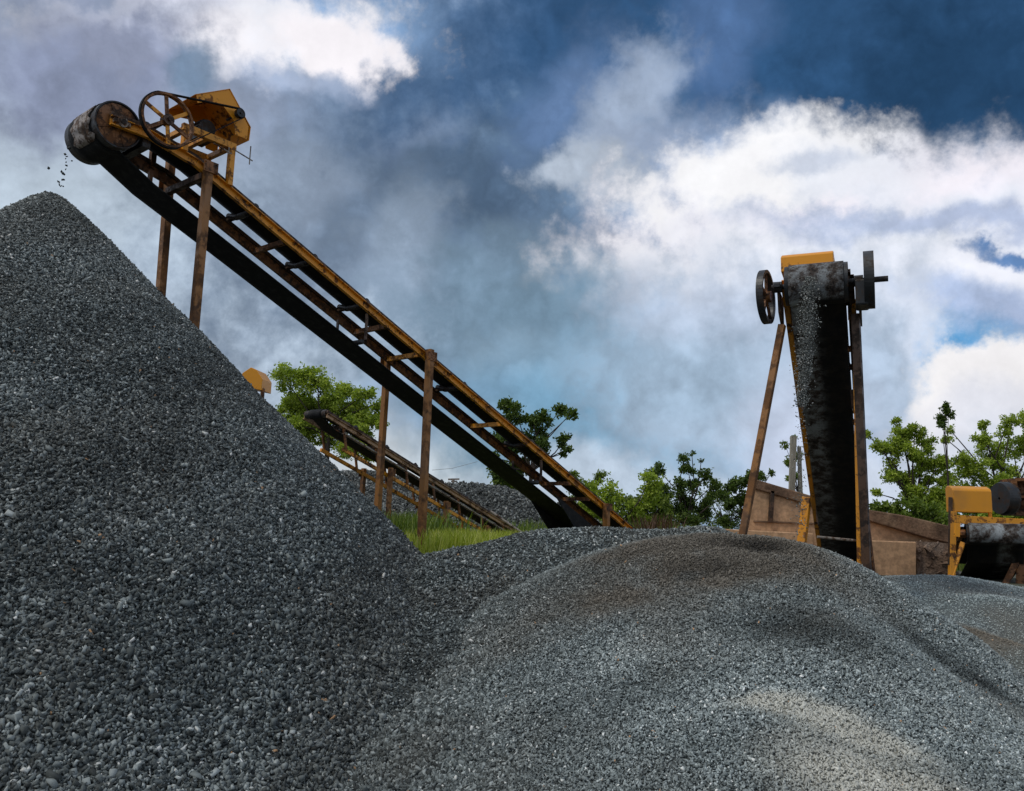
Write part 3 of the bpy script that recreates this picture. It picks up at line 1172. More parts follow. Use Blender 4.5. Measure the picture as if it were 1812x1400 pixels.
for px, py in ((262, 239), (455, 383), (560, 470), (652, 550), (825, 702), (945, 803)):
    idler(cv, root, S(px, py), up_h=.16)
for px, py in ((652, 550), (960, 815)):
    return_idler(cv, root, S(px, py), -.55)
# trestle legs: square tube uprights standing on the yard
sq = S(360, 300)


def upright(conv, parent, q, t_, top_h, lean_a=0., lean_n=0., w=.12, mname='post', zb=.6):
    pt = conv.pt(q, t_, top_h)
    pb = Vector((pt.x, pt.y, zb)) + conv.a * lean_a + conv.n * lean_n
    lg = leg(parent, pt, pb, w, mname)
    sg = -1 if t_ < conv.w / 2 else 1
    c_ = conv.pt(q, t_, 0) + conv.n * sg * (w * .62)
    g_ = MB()
    c_.z = conv.z(q) if top_h > -.2 else conv.z(q) + top_h - .1
    g_.box(c_, .20, .012, .15, conv.a, conv.n)
    for i_ in (-1, 1):
        for j_ in (-1, 1):
            g_.cyl(c_ + conv.a * (.075 * i_) + UP * (.05 * j_), c_ + conv.a * (.075 * i_) + UP * (.05 * j_) + conv.n * sg * .02, .011, 6)
    g_.build('gusset_plate', M['rust'], lg)
    return lg


upright(cv, root, sq, -.12, .05, 0, 0, .105)
upright(cv, root, sq, cv.w + .13, .45, 0.12, .0, .11)
MB().beam(cv.pt(sq - .03, -.07, -.12), cv.pt(sq - .03, cv.w + .07, -.12), .08, .08).build('trestle_beam', M['rust_dark'], root)
s2 = S(752, 633)
upright(cv, root, s2, -.11, .12, 0, 0, .11)
upright(cv, root, s2 - .05, cv.w + .1, .05, 0.25, .35, .10)
s3 = S(1066, 902)
upright(cv, root, s3, -.10, .07, 0, 0, .12, zb=.9)
upright(cv, root, s3, cv.w + .1, .07, 0, 0, .12, zb=.9)
# brace near the head: short strut below frame
MB().beam(cv.pt(sq - .35, cv.w - .05, -.05), cv.pt(sq - .35, cv.w - .05, -.50), .05, .05, up=cv.a).build('strut', M['rust'], root)

# tail skirt: dark box round the tail drum
tl = nodes[-1][0]
s_a = S(985, 832)
for t_ in (0.03, cv.w - .05):
    MB().prism([cv.pt(s_a, t_, -.5), cv.pt(tl - .1, t_, -.55), cv.pt(tl - .1, t_, -.95), cv.pt(s_a + 1.6, t_, -.95), cv.pt(s_a + .7, t_, -.85)], cv.n * .02).build('tail_skirt', M['rubber'], root)

# --- big spoked wheel
wp = cv.n * -.20
wc = on_plane(296, 213, A1 + wp, pn)
RW = .345
rw = MB()
rw.lathe(wc - cv.n * .035, cv.n, [(0, RW), (.07, RW), (.07, RW - .028), (.045, RW - .034), (.025, RW - .034), (0, RW - .028)], 56, closed=True)
wheel = rw.build('spoked_wheel', M['rust'], root)
for k in range(6):
    a = math.radians(38 + 60 * k)
    v = cv.a * math.cos(a) + UP * math.sin(a)
    MB().beam(wc + v * .05, wc + v * (RW - .02), .045, .022, up=cv.n).build('spoke', M['rust' if k % 2 else 'yellow_worn'], wheel)
MB().cyl(wc - cv.n * .05, wc + cv.n * .05, .07, 24).cyl(wc - cv.n * .08, wc + cv.n * (.2 + .3), .028, 14).build('hub', M['rust_dark'], wheel)

# --- motor deck above the frame behind the wheel
deckz = wc.z + .08
sd0, sd1 = (wc - H0).dot(ah) + .28, (wc - H0).dot(ah) + 1.0


def fp(q, t_, z):
    p = cv.o + cv.a * q + cv.n * t_
    p.z = z
    return p


dk = MB()
for t_ in (-.05, cv.w * .75):
    dk.beam(fp(sd0, t_, deckz), fp(sd1 + .05, t_, deckz), .07, .09)
for q in (sd0 + .06, (sd0 + sd1) / 2, sd1):
    dk.beam(fp(q, -.05, deckz - .004), fp(q, cv.w * .75, deckz - .004), .06, .07)
dko = dk.build('motor_deck', M['yellow_worn'], root, bevel=.004)
for q, t_, mn in ((sd0 + .05, -.05, 'yellow'), (sd1, -.05, 'yellow_worn'), (sd0 + .05, cv.w, 'rust'), (sd1 + .02, cv.w * .75, 'yellow_worn')):
    MB().beam(fp(q, t_, deckz - .04), cv.pt(q, t_, .05), .08, .07, up=cv.a).build('deck_post', M[mn], dko)
# motor with cooling fins
mc = fp((sd0 + sd1) / 2 + .08, cv.w * .36, deckz + .20)
mo = MB()
mo.cyl(mc - cv.n * .17, mc + cv.n * .17, .11, 24)
for k in range(16):
    a = 2 * math.pi * k / 16
    v = cv.a * math.cos(a) + UP * math.sin(a)
    mo.beam(mc - cv.n * .13 + v * .115, mc + cv.n * .13 + v * .115, .008, .03, up=v)
mo.box(mc - UP * .125, .22, .3, .05, cv.a, cv.n)
mto = mo.build('motor', M['dark_steel'], root)
pc = fp(sd1 - .02, -.20, wc.z + .50)
q = MB()
q.cyl(pc - cv.n * .035, pc + cv.n * .035, .06, 22).cyl(pc - cv.n * .05, Vector((pc.x, pc.y, pc.z)) + cv.n * .3, .018, 10)
q.build('motor_pulley', M['dark_steel'], mto)
# drive belt around wheel and pulley
vb = []
d2 = Vector((pc - wc)).normalized()
nperp = cv.n.cross(d2).normalized()
if nperp.z < 0:
    nperp = -nperp
for k in range(25):
    a = math.pi * k / 24
    vb.append(wc + nperp * (math.cos(a) * (RW + .008)) - d2 * (math.sin(a) * (RW + .008)))
for k in range(13):
    a = math.pi * k / 12
    vb.append(pc - nperp * (math.cos(a) * .068) + d2 * (math.sin(a) * .068))
vb.append(vb[0])
db = MB()
for a, b_ in zip(vb[:-1], vb[1:]):
    db.beam(a, b_, .045, .014, up=(a + b_) / 2 - (wc + (pc - wc) * .5)) if False else db.beam(a, b_, .014, .045, up=cv.n)
db.build('drive_belt', M['rubber'], root)
# yellow sheet hood over the motor: gable profile, open below
hz = deckz
e = [(.06, .46), (.50, .73), (.54, .72), (.85, .34), (.84, .15)]
inner = [(.66, .15), (.62, .34), (.44, .48), (.24, .44), (.09, .36)]
s_h = sd0 + .05
hd = MB()
for t_ in (-.12, cv.w * .80):
    pts = [fp(s_h + x, t_, hz + y) for x, y in e + inner]
    # triangulated side sheet in strips
    outer = [fp(s_h + x, t_, hz + y) for x, y in e]
    inn = [fp(s_h + x, t_, hz + y) for x, y in reversed(inner)]
    for k in range(4):
        hd.prism([outer[k], outer[k + 1], inn[k + 1], inn[k]], cv.n * .006)
tops = [(.04, .455), (.52, .745), (.88, .34), (.87, .14)]
for (x0, y0), (x1, y1) in zip(tops[:-1], tops[1:]):
    a, b_ = fp(s_h + x0, -.13, hz + y0), fp(s_h + x1, -.13, hz + y1)
    nrm = cv.n.cross((b_ - a).normalized()) * .006
    hd.prism([a, b_, b_ + nrm, a + nrm], cv.n * (cv.w * .80 + .15))
hd.build('motor_hood', M['yellow'], root)
# adjusting rods sticking out of the deck
rd = MB()
rd2 = MB()
rd.tube([fp(sd1 + .02, -.10, deckz - .06), fp(sd1 + .26, -.16, deckz - .14)], .009).tube([fp(sd1 + .22, -.15, deckz - .20), fp(sd1 + .22, -.15, deckz + .06)], .009)
rd2.tube([fp(sd1 - .30, -.10, deckz - .08), fp(sd1 - .06, -.16, deckz - .16)], .009).tube([fp(sd1 - .1, -.15, deckz - .18), fp(sd1 - .1, -.15, deckz - .08)], .009)
rd.build('adjusting_rod', M['pale_steel'], root)
rd2.build('adjusting_rod', M['pale_steel'], root)

# ================= right conveyor, seen head-on ====================
Hc = P(1445, 503, 9.6)
Tc = P(1492, 1000, 15.2)
a2 = Vector((Tc.x - Hc.x, Tc.y - Hc.y, 0))
L2 = a2.length
a2.normalize()
n2_ = Vector((-a2.y, a2.x, 0))
W2 = .69
hp = Hc - n2_ * (W2 / 2)
c2 = Conv(hp, a2, [(0, Hc.z + .14), (L2 + .6, Tc.z + .2 - .3)], W2)
r2 = empty('belt_conveyor', c2.pt(L2, W2 / 2, -1.2), 'steep black conveyor seen head-on on splayed legs, gravel pouring down its front', 'conveyor', 'inclined belt conveyors')
rails(c2, r2, 0.12, L2 + .6, 'rust_dark', .12, far='yellow')
R2 = .23
put_belt(c2, r2, 'belt_dust_sheen', .1, .3, (0, Hc.z), R2 + .008, .045, W2 - .045, .16, -.40, L2 + .4, trough=.05,
         dustf=lambda u, q, z, tr: (.62 if (q < .25 and z > Hc.z - .20) else .9 * max(0, min(1, (u - .48) / .2)) * max(0, 1 - q / 7.0)))  # far edge painted paler as lit, together with the real dust
do2, e0, e1 = drum(c2, r2, (0, Hc.z), R2, .0, W2, .16)
for c_ in (e0 - c2.n * .11, e1 + c2.n * .09):
    q = MB()
    bearing(q, c_, c2.a, c2.n)
    q.build('bearing_block', M['dark_steel'], r2, bevel=.004)
    q = MB()
    q.prism([c_ + c2.a * .0 - UP * .03 - c2.n * .02, c_ + c2.a * .5 - UP * .03 - c2.n * .02, c_ + c2.a * .5 - UP * .42 - c2.n * .02, c_ + c2.a * .1 - UP * .28 - c2.n * .02], c2.n * .03)
    q.build('bearing_plate', M['rust_dark'], r2)
# flywheel (right, edge on) and shaft
fw = e0 - c2.n * .22
q = MB()
q.lathe(fw + c2.n * .055, -c2.n, [(0, .33), (.11, .33), (.11, .27), (.07, .26), (.07, .06), (.11, .06), (.11, .03), (0, .03), (0, .06), (.04, .07), (.04, .26), (0, .27)], 48, closed=True)
fwo = q.build('flywheel', M['dark_steel'], r2)
MB().cyl(e0, fw - c2.n * .20, .033, 16).build('shaft', M['dark_steel'], fwo)
q = MB()
q.box(e0 - c2.n * .14 - UP * .17, .3, .14, .3, c2.a, c2.n)
q.build('gearbox', M['dark_steel'], r2, bevel=.02)
# left spoked pulley, tilted slightly
lw = e1 + c2.n * .25 + c2.a * .25 - UP * .04
axl = (c2.n + c2.a * .13).normalized()
q = MB()
q.lathe(lw - axl * .035, axl, [(0, .33), (.08, .33), (.08, .29), (.06, .285), (.02, .285), (0, .29)], 48, closed=True)
lwo = q.build('spoked_wheel', M['dark_steel'], r2)
vperp = axl.cross(UP).normalized()
q = MB().cyl(lw - axl * .06, lw + axl * .06, .07, 18)
q.build('hub', M['rust'], lwo)
for k in range(5):
    a = math.radians(20 + 72 * k)
    v = vperp * math.cos(a) + UP * math.sin(a)
    MB().beam(lw + v * .05, lw + v * .295, .04, .03, up=axl).build('spoke', M['rust'], lwo)
# yellow motor hood behind the drum
hc_ = c2.pt(.55, W2 * .62, 0)
hz2 = P(1420, 446, 9.9).z
q = MB()
hb = [(0, 0), (.0, .19), (.10, .24), (.55, .24), (.62, .1), (.62, 0)]
pL = c2.pt(.22, W2 + .07, 0)
base = Vector((pL.x, pL.y, hz2 - .24))
q.prism([base + c2.a * x + UP * y for x, y in hb], c2.n * -.60)
q.build('motor_hood', M['yellow'], r2, bevel=.012)
q = MB()
for t_ in (W2 + .02, W2 - .56):
    pb_ = c2.pt(.34, t_, 0)
    MB().beam(Vector((pb_.x, pb_.y, hz2 - .26)), Vector((pb_.x, pb_.y, pb_.z - .05)), .06, .06, up=c2.a).build('hood_bracket', M['yellow'], r2)
q = MB()
for t_ in (0, W2 * .6):
    pb_ = c2.pt(.75, t_, 0)
    MB().beam(Vector((pb_.x, pb_.y, hz2 - .3)), Vector((pb_.x, pb_.y, pb_.z)), .06, .06, up=c2.a).build('deck_post', M['yellow_worn'], r2)
for q_ in (.6, 1.7, 2.8, 3.9, 5.0):
    idler(c2, r2, q_, up_h=.16)
for q_ in (1.2, 2.6, 4.1, 5.3):
    cross(c2, r2, q_, -.03)
for q_ in (1.9, 4.6):
    return_idler(c2, r2, q_, -.40)
# legs
lt = P(1384, 575, 9.95)
lb = P(1312, 958, 9.9)
leg(r2, lt, lb + (lb - lt) * .3, .08, 'post')
rt = P(1514, 556, 9.75)
rb = P(1534, 1010, 9.75)
leg(r2, rt, rb + (rb - rt) * .3, .09, 'rust_dark')
leg(r2, P(1511, 530, 9.85), P(1521, 1010, 9.85), .045, 'yellow_worn')
# link bars between the right leg and frame
def c2near(py, dx=0, h=0):
    # point on right rail plane at image row
    best = min((abs(proj(c2.pt(s_ * .02, 0, h))[1] - py), s_ * .02) for s_ in range(0, 330))
    return c2.pt(best[1], 0, h)
for py, w_, mn in ((730, .075, 'yellow_worn'), (702, .016, 'dark_steel'), (592, .014, 'dark_steel'), (862, .08, 'rust')):
    pR = P(1515 + (py - 556) * .047, py, 9.8)
    pL_ = c2near(py - 4, 0, -.02)
    MB().beam(pR, pL_, w_, w_, up=UP).build('link_bar', M[mn], r2)
# second pair of legs near the tail
leg(r2, P(1428, 880, 13.2), P(1413, 1010, 13.2), .12, 'yellow')
q = c2near(900)
leg(r2, q + Vector((.05, 0, 0)), Vector((q.x + .15, q.y, .9)), .1, 'rust')
# transverse pipe across the tail
MB().cyl(P(1446, 950, 11.8), P(1518, 957, 11.8), .018, 10).build('cross_pipe', M['pale_steel'], r2)

# ================= low far conveyor behind ====================
h3, t3 = P(578, 735, 16.5), P(915, 943, 22.5)
a3 = Vector((t3.x - h3.x, t3.y - h3.y, 0))
L3 = a3.length
c3 = Conv(h3, a3, [(0, h3.z), (L3 + .3, t3.z + (t3.z - h3.z) * .3 / L3)], 0.6)
r3 = empty('belt_conveyor', c3.pt(L3, .3, -.4), 'low far conveyor with brown rails sloping into the grass behind the long one', 'conveyor', 'inclined belt conveyors')
rails(c3, r3, 0, L3 + .3, 'dusty_rust', .09, far='dusty_rust')
put_belt(c3, r3, 'rubber', .1, .3, (.05, h3.z + .04),   .09, .14, .46, .10, -.12, L3 + .2, trough=.03)
drum(c3, r3, (.05, h3.z + .04), .08, .02, .58, .05)
for t_, h_, mn in ((0, -.46, 'yellow_worn'), (.6, -.46, 'yellow_worn'), (0, -.14, 'pale_steel')):
    MB().beam(c3.pt(.5, t_, h_), c3.pt(L3, t_, h_), .05, .07 if h_ < -.2 else .03).build('lower_chord', M[mn], r3)
for k in range(7):
    q_ = .5 + k * L3 / 7.2
    cross(c3, r3, q_, -.02, .05, 'rust_dark')
    idler(c3, r3, q_ + .4, up_h=.16)
    for t_ in (0, .6):
        MB().beam(c3.pt(q_, t_, -.05), c3.pt(q_ + .1, t_, -.44), .04, .04, up=c3.a).build('web_post', M['rust'], r3)
for q_ in (1.9, 3.9, 5.6):
    upright(c3, r3, q_, -.07, -.3, 0, 0, .09, zb=1.0)
    upright(c3, r3, q_, .68, -.3, 0, .05, .09, zb=1.0)

# grey return pipe lying beyond the tail of the low conveyor
g = P(900, 905, 21.0)
tag(MB().cyl(P(868, 905, 20.5), P(928, 946, 20.5), .03, 8).build('steel_pipe', M['pale_steel'], None, P(928, 946, 20.5)), 'thin pale pipe leaning at the grassy tail of the low far conveyor', 'pipe')

# ================= hidden conveyor with yellow hood above the pile ====================
h4 = P(432, 668, 20.5)
a4 = Vector((-.9, .43, 0)).normalized()
c4 = Conv(h4, a4, [(0, h4.z - .35), (9.0, YARD + .3)], .8)
r4 = empty('belt_conveyor', c4.pt(8.5, .4, -.3), 'conveyor almost hidden by the tall pile, only its orange hood showing over the slope', 'conveyor', 'inclined belt conveyors')
rails(c4, r4, 0, 9.0, 'yellow_worn', .14)
put_belt(c4, r4, 'rubber', .1, .3, (.0, h4.z - .4), .2, .06, .74, .18, -.3, 8.8)
drum(c4, r4, (0, h4.z - .4), .19, 0, .8, .08)
upright(c4, r4, .9, -.1, 0, 0, 0, .12, zb=1.0)
upright(c4, r4, .9, .9, 0, 0, 0, .12, zb=1.0)
upright(c4, r4, 5, -.1, 0, 0, 0, .12, zb=1.0)
upright(c4, r4, 5, .9, 0, 0, 0, .12, zb=1.0)
q = MB()
cx0, cx1 = P(427, 680, 20.4), P(467, 690, 20.4)
ztop = P(446, 650, 20.4).z
d_ = Vector((cx1.x - cx0.x, 0, 0))
prof = [(0, .0), (0, .33), (.20, .48), (.34, .42), (.50, .20), (.50, -.08)]
q.prism([Vector((cx0.x + x, cx0.y, ztop - .48 + y)) for x, y in prof], Vector((.08, .55, 0)))
q.build('motor_hood', M['yellow_clean'], r4, bevel=.01)
for x_ in (.1, .5):
    MB().beam(Vector((cx0.x + x_, cx0.y + .1, ztop - .50)), Vector((cx0.x + x_, cx0.y + .1, ztop - 1.2)), .08, .08).build('deck_post', M['rust'], r4)

# ================= far right conveyor / screen ====================
Y5 = 13.4
h5 = P(1763, 946, Y5)
a5 = Vector((.35, .94, 0)).normalized()
n5 = Vector((-a5.y, a5.x, 0))
W5 = .86
c5 = Conv(h5 - n5 * W5 / 2, a5, [(0, h5.z + .08), (2.6, YARD + .1)], W5)
r5 = empty('belt_conveyor', c5.pt(2.4, .4, -.1), 'low conveyor at the right edge with a bright yellow box cover and dusty drum', 'conveyor', 'inclined belt conveyors')
rails(c5, r5, .1, 2.6, 'rust_dark', .12, top=False)
put_belt(c5, r5, 'belt_dust_sheen', .15, .2, (0, h5.z), .165, .04, W5 - .04, .06, -.45, 2.4, trough=.02,
         dustf=lambda u, q, z, tr: (.55 + .45 * max(0, 1 - abs(u - .4) / .3)) if (q < .2 and z > h5.z - .12) else max(0, 1 - abs(u - .32) / .12) * (.8 if q < 1.2 else .3))
drum(c5, r5, (0, h5.z), .157, 0.0, W5, .10)
for c_ in (c5.o - n5 * .05, c5.o + n5 * (W5 + .05)):
    p = Vector((c_.x, c_.y, h5.z))
    q = MB()
    bearing(q, p, a5, n5)
    q.build('bearing_block', M['rust'], r5, bevel=.004)
F = lambda px, py, Y=Y5 + .15: P(px, py, Y)
q = MB()
q.beam(F(1690, 919), F(1850, 928), .06, .13)
q.beam(F(1686, 905), F(1684, 1020), .07, .09, up=(1, 0, 0))
q.build('portal_frame', M['yellow_worn'], r5, bevel=.004)
q = MB()
q.beam(F(1694, 926, Y5 - .1), F(1693, 950, Y5 - .1), .07, .05, up=(0, 1, 0))
q.build('bracket', M['yellow'], r5)
leg(r5, F(1682, 880), F(1681, 1000), .055, 'rust_dark')
leg(r5, F(1815, 960), F(1776, 1040), .09, 'rust')
leg(r5, F(1812, 985), F(1806, 1060), .16, 'rust')
leg(r5, F(1704, 960), F(1680, 1030), .07, 'yellow_worn')
# box cover: bent sheet with rounded top
q = MB()
bx0, bx1, zb, ztp = F(1688, 906), F(1757, 908), F(1722, 907).z, F(1722, 860).z
wx = Vector((bx1.x - bx0.x, 0, 0))
Hh = ztp - zb
prof = [(0, 0), (0, Hh * .82), (.03, Hh * .90), (.12, Hh), (.20, Hh), (.24, Hh * .9), (.24, 0)]
q.prism([Vector((bx0.x, bx0.y + x, zb + y)) for x, y in prof], wx)
q.build('box_cover', M['yellow_clean'], r5, bevel=.012)
for x_ in (bx0.x + .03, bx1.x - .03):
    MB().box(Vector((x_, bx0.y + .03, zb - .06)), .04, .04, .12).build('cover_foot', M['yellow'], r5)
# dark ribbed flywheel and brown box behind
cc_ = P(1768, 882, Y5 + .5)
q = MB()
q.lathe(cc_, Vector((1, .15, 0)).normalized(), [(0, .02), (0, .25), (.05, .27), (.15, .27), (.2, .25), (.2, .02)], 40)
q.build('flywheel', M['dark_steel'], r5)
q = MB()
kx, kz = F(1788, 912, Y5 + .7), F(1790, 848, Y5 + .7)
H_ = kz.z - kx.z
bxw = 1.0
q.beam(kx + Vector((0, 0, .0)), Vector((kx.x, kx.y, kz.z)), .05, .4, up=(0, 1, 0))
q.beam(Vector((kx.x + .028, kx.y, kz.z - .02)), Vector((kx.x + bxw, kx.y, kz.z + .06)), .4, .05)
q.beam(Vector((kx.x + .028, kx.y, kz.z - H_ * .5)), Vector((kx.x + bxw, kx.y, kz.z - H_ * .45)), .36, .035)
q.beam(Vector((kx.x + .028, kx.y, kx.z + .02)), Vector((kx.x + bxw, kx.y, kx.z + .02)), .4, .04)
q.beam(Vector((kx.x + .03, kx.y + .18, (kx.z + kz.z) / 2)), Vector((kx.x + bxw, kx.y + .18, (kx.z + kz.z) / 2)), .02, H_ * .98)
q.beam(Vector((kx.x + bxw + .026, kx.y, kx.z)), Vector((kx.x + bxw + .026, kx.y, kz.z + .06)), .05, .4, up=(0, 1, 0))
q.build('open_box', M['rust'], r5)

# ------------------------------------------------------------------ falling stones
for k in range(16):
    r_ = random.Random(40 + k)
    if k < 13:
        px, py = [(115, 273), (116, 281), (117, 287), (118, 293), (127, 285), (86, 297), (109, 304), (116, 300), (111, 318), (105, 327), (112, 330), (122, 262), (108, 329)][k]
    else:
        px, py = [(104, 322), (118, 277), (113, 308)][k - 13]
    c_ = P(px, py, 10.0 + r_.uniform(-.15, .15))
    v, f = stones(np.array([[0, 0, 0.]]), np.array([r_.uniform(.014, .026)]))
    me = np_mesh('falling_stone', v + np.array(c_), f, 4)
    face_attr(me, 'tone', np.full(6, .25))
    face_attr(me, 'lum', np.full(6, 1.0))
    face_col(me, 'tint', np.zeros((6, 3)))
    tag(link_mesh('falling_stone', me, M['gravel'], None, c_), 'small dark stone falling through the air from the drum to the tall pile', 'stone', 'stones falling from the left conveyor')

# stream of gravel coming off the right conveyor
n_s = 4200
tt = np.where(rng.uniform(0, 1, n_s) < .85, rng.uniform(0, .52, n_s), rng.uniform(0, 1, n_s))
hx = np.zeros((n_s, 3))
ctr = [(1438, 470), (1433, 520), (1428, 580), (1424, 640), (1418, 700), (1416, 800), (1414, 900), (1414, 950)]
for i_, u in enumerate(tt):
    y_ = 470 + u * 480
    k = min(int(np.searchsorted([c[1] for c in ctr], y_)) - 1, len(ctr) - 2)
    k = max(k, 0)
    f_ = (y_ - ctr[k][1]) / (ctr[k + 1][1] - ctr[k][1])
    x_ = ctr[k][0] + (ctr[k + 1][0] - ctr[k][0]) * f_
    x_ += rng.normal(0, 8 if u < .4 else 6)
    p = P(x_, y_, 9.6 - R2 - .05 - .10 * math.sqrt(u) + rng.normal(0, .03))
    if u < .04:
        p = P(x_, y_ + 4, 9.6 - R2 * .5)
    hx[i_] = p
v, f = stones(hx, rng.uniform(.004, .0095, n_s) * (1 + .2 * rng.normal(size=n_s).clip(-1, 1)))
me = np_mesh('falling_gravel', v, f, 4)
face_attr(me, 'tone', np.repeat(np.clip(rng.normal(.62, .3, n_s), 0, 1), 6))
face_col(me, 'tint', np.repeat(np.array([[.25, 0.1, 0]]), n_s * 6, 0))
face_attr(me, 'lum', np.full(n_s * 6, 1.4))
tag(link_mesh('falling_gravel', me, M['gravel'], None, P(1414, 950, 9.3)), 'thin stream of pale gravel pouring off the head-on conveyor', 'gravel stream', None, 'stuff')

# ------------------------------------------------------------------ walls
def slab(name, px_pts, Y0, depth, mname, parent, tilt=0.0, bev=.02):
    pts = [P(px, py, Y0 + tilt * (px - 1300) / 100) for px, py in px_pts]
    return MB().prism(pts, Vector((0, depth, 0))).build(name, M[mname], parent, bevel=bev)


w1 = empty('ramp_wall', P(1380, 1000, 17), 'tan concrete ramp wall with sloping dark top behind the left splayed leg', 'wall')
slab('wall_panel', [(1335, 862), (1600, 945), (1600, 1010), (1300, 1010)], 17.0, .4, 'wall', w1)
slab('coping', [(1337, 848), (1432, 876), (1600, 925), (1600, 947), (1430, 893), (1336, 865)], 16.93, .55, 'coping', w1)
slab('lower_ledge', [(1240, 934), (1440, 944), (1440, 1010), (1240, 1010)], 16.7, .28, 'wall', w1)
slab('upright_rib', [(1364, 868), (1371, 869), (1368, 925), (1360, 925)], 16.93, .07, 'rust_dark', w1, bev=.005)
slab('form_joint', [(1334, 921), (1440, 925), (1440, 928), (1334, 924)], 16.975, .03, 'coping', w1, bev=.003)
w2 = empty('ramp_wall', P(1610, 1020, 15.4), 'tan wall right of the head-on conveyor, dark sloping top and rubble end', 'wall')
slab('wall_panel', [(1535, 918), (1690, 950), (1690, 1040), (1535, 1040)], 15.8, .4, 'wall', w2)
slab('coping', [(1525, 900), (1600, 912), (1695, 934), (1695, 965), (1640, 952), (1525, 918)], 15.7, .5, 'coping', w2)
slab('lower_ledge', [(1530, 956), (1622, 959), (1622, 1040), (1530, 1040)], 15.2, .45, 'wall', w2)
# rubble masonry block (individual stones bulge from one wall mesh)
rb_ = MB()
rr = random.Random(5)
for a in range(6):
    for b2 in range(6):
        c_ = P(1628 + a * 11 + rr.uniform(-3, 3), 966 + b2 * 12 + rr.uniform(-3, 3), 15.36)
        v, f = stones(np.array([[0, 0, 0.]]), np.array([rr.uniform(.07, .12)]))
        rb_.add([tuple(Vector(x) + c_) for x in v], [tuple(x) for x in f])
rb_.prism([P(px, py, 15.3) for px, py in ((1622.5, 958), (1692, 962), (1692, 1040), (1622.5, 1040))], Vector((0, .4, 0)))
rb_.build('rubble_end', M['rubble'], w2)

# pale timber poles behind wall
pp = empty('timber_post', P(1400, 880, 19), 'pale upright timber post behind the ramp wall beside the black conveyor', 'post')
MB().beam(P(1404, 772, 19), P(1400, 905, 19), .12, .1, up=(0, 1, 0)).build('post', M['pale_wood'], pp)
MB().beam(P(1414, 790, 19.1), P(1418, 905, 19.1), .07, .07, up=(0, 1, 0)).build('side_stake', M['pale_wood'], pp)

# ------------------------------------------------------------------ far utility pole and wire
up_ = empty('utility_pole', P(803, 880, 60), 'tiny grey pole with a crossbar on the skyline left of the far pile top', 'pole')
MB().cyl(P(802, 895, 60), P(802, 847, 60), .10, 8).build('pole_shaft', M['pale_steel'], up_)
MB().beam(P(793, 848.5, 60), P(813, 848, 60), .10, .12).beam(P(798, 852, 60.1), P(809, 852, 60.1), .08, .1).build('crossbar', M['pale_steel'], up_)
w_ = [P(765, 832, 55), P(800, 829, 58), P(845, 817, 60)]
tag(MB().tube(w_, .012, 5).build('overhead_wire', M['pale_steel'], None, w_[0]), 'thin overhead wire crossing the pale sky above the far pile', 'wire')

# ------------------------------------------------------------------ vegetation
def leaves(name, centres, radii, n_leaf, size, material, parent, seed=0, flat=0.8, droop=0.0, fill=0.55):
    """leaf blades clustered round twig centres; every clump has its own tone"""
    r = np.random.default_rng(seed)
    k = len(centres)
    centres = np.array(centres, dtype=float)
    radii = np.array(radii, dtype=float)
    wgt = radii ** 2
    idx = r.choice(k, n_leaf, p=wgt / wgt.sum())
    d = r.normal(size=(n_leaf, 3))
    d /= np.linalg.norm(d, axis=1)[:, None]
    rad = radii[idx] * (r.uniform(0, 1, n_leaf) ** fill) * r.uniform(.75, 1.18, n_leaf)
    pos = centres[idx] + d * rad[:, None] * np.array([1, 1, flat])
    # sub-clumps: pull leaves to random twig points
    tw = r.integers(0, 1 << 30, k)
    nsub = 14
    sub = r.normal(size=(k, nsub, 3))
    sub /= np.linalg.norm(sub, axis=2)[:, :, None]
    sub = centres[:, None, :] + sub * (radii[:, None] * r.uniform(.45, 1.12, (k, nsub)))[:, :, None] * np.array([1, 1, flat])
    js = r.integers(0, nsub, n_leaf)
    pull = r.uniform(.05, .85, n_leaf)[:, None]
    pos = pos * (1 - pull) + sub[idx, js] * pull
    L_ = size * r.uniform(.6, 1.4, n_leaf)
    ax = r.normal(size=(n_leaf, 3))
    ax[:, 2] -= droop
    ax /= np.linalg.norm(ax, axis=1)[:, None]
    sd_ = np.cross(ax, r.normal(size=(n_leaf, 3)))
    sd_ /= np.linalg.norm(sd_, axis=1)[:, None] + 1e-9
    a = pos
    b_ = pos + ax * (L_ * .5)[:, None] + sd_ * (L_ * .28)[:, None]
    c_ = pos + ax * L_[:, None]
    e_ = pos + ax * (L_ * .5)[:, None] - sd_ * (L_ * .28)[:, None]
    v = np.stack([a, b_, c_, e_], 1).reshape(-1, 3)
    f = np.arange(n_leaf * 4).reshape(-1, 4)
    me = np_mesh(name, v, f, 4)
    ct = r.uniform(.1, .75, (k, nsub))[idx, js]
    face_attr(me, 'tone', np.clip(ct + r.uniform(-.22, .25, n_leaf), 0, 1))
    return link_mesh(name, me, material, parent)


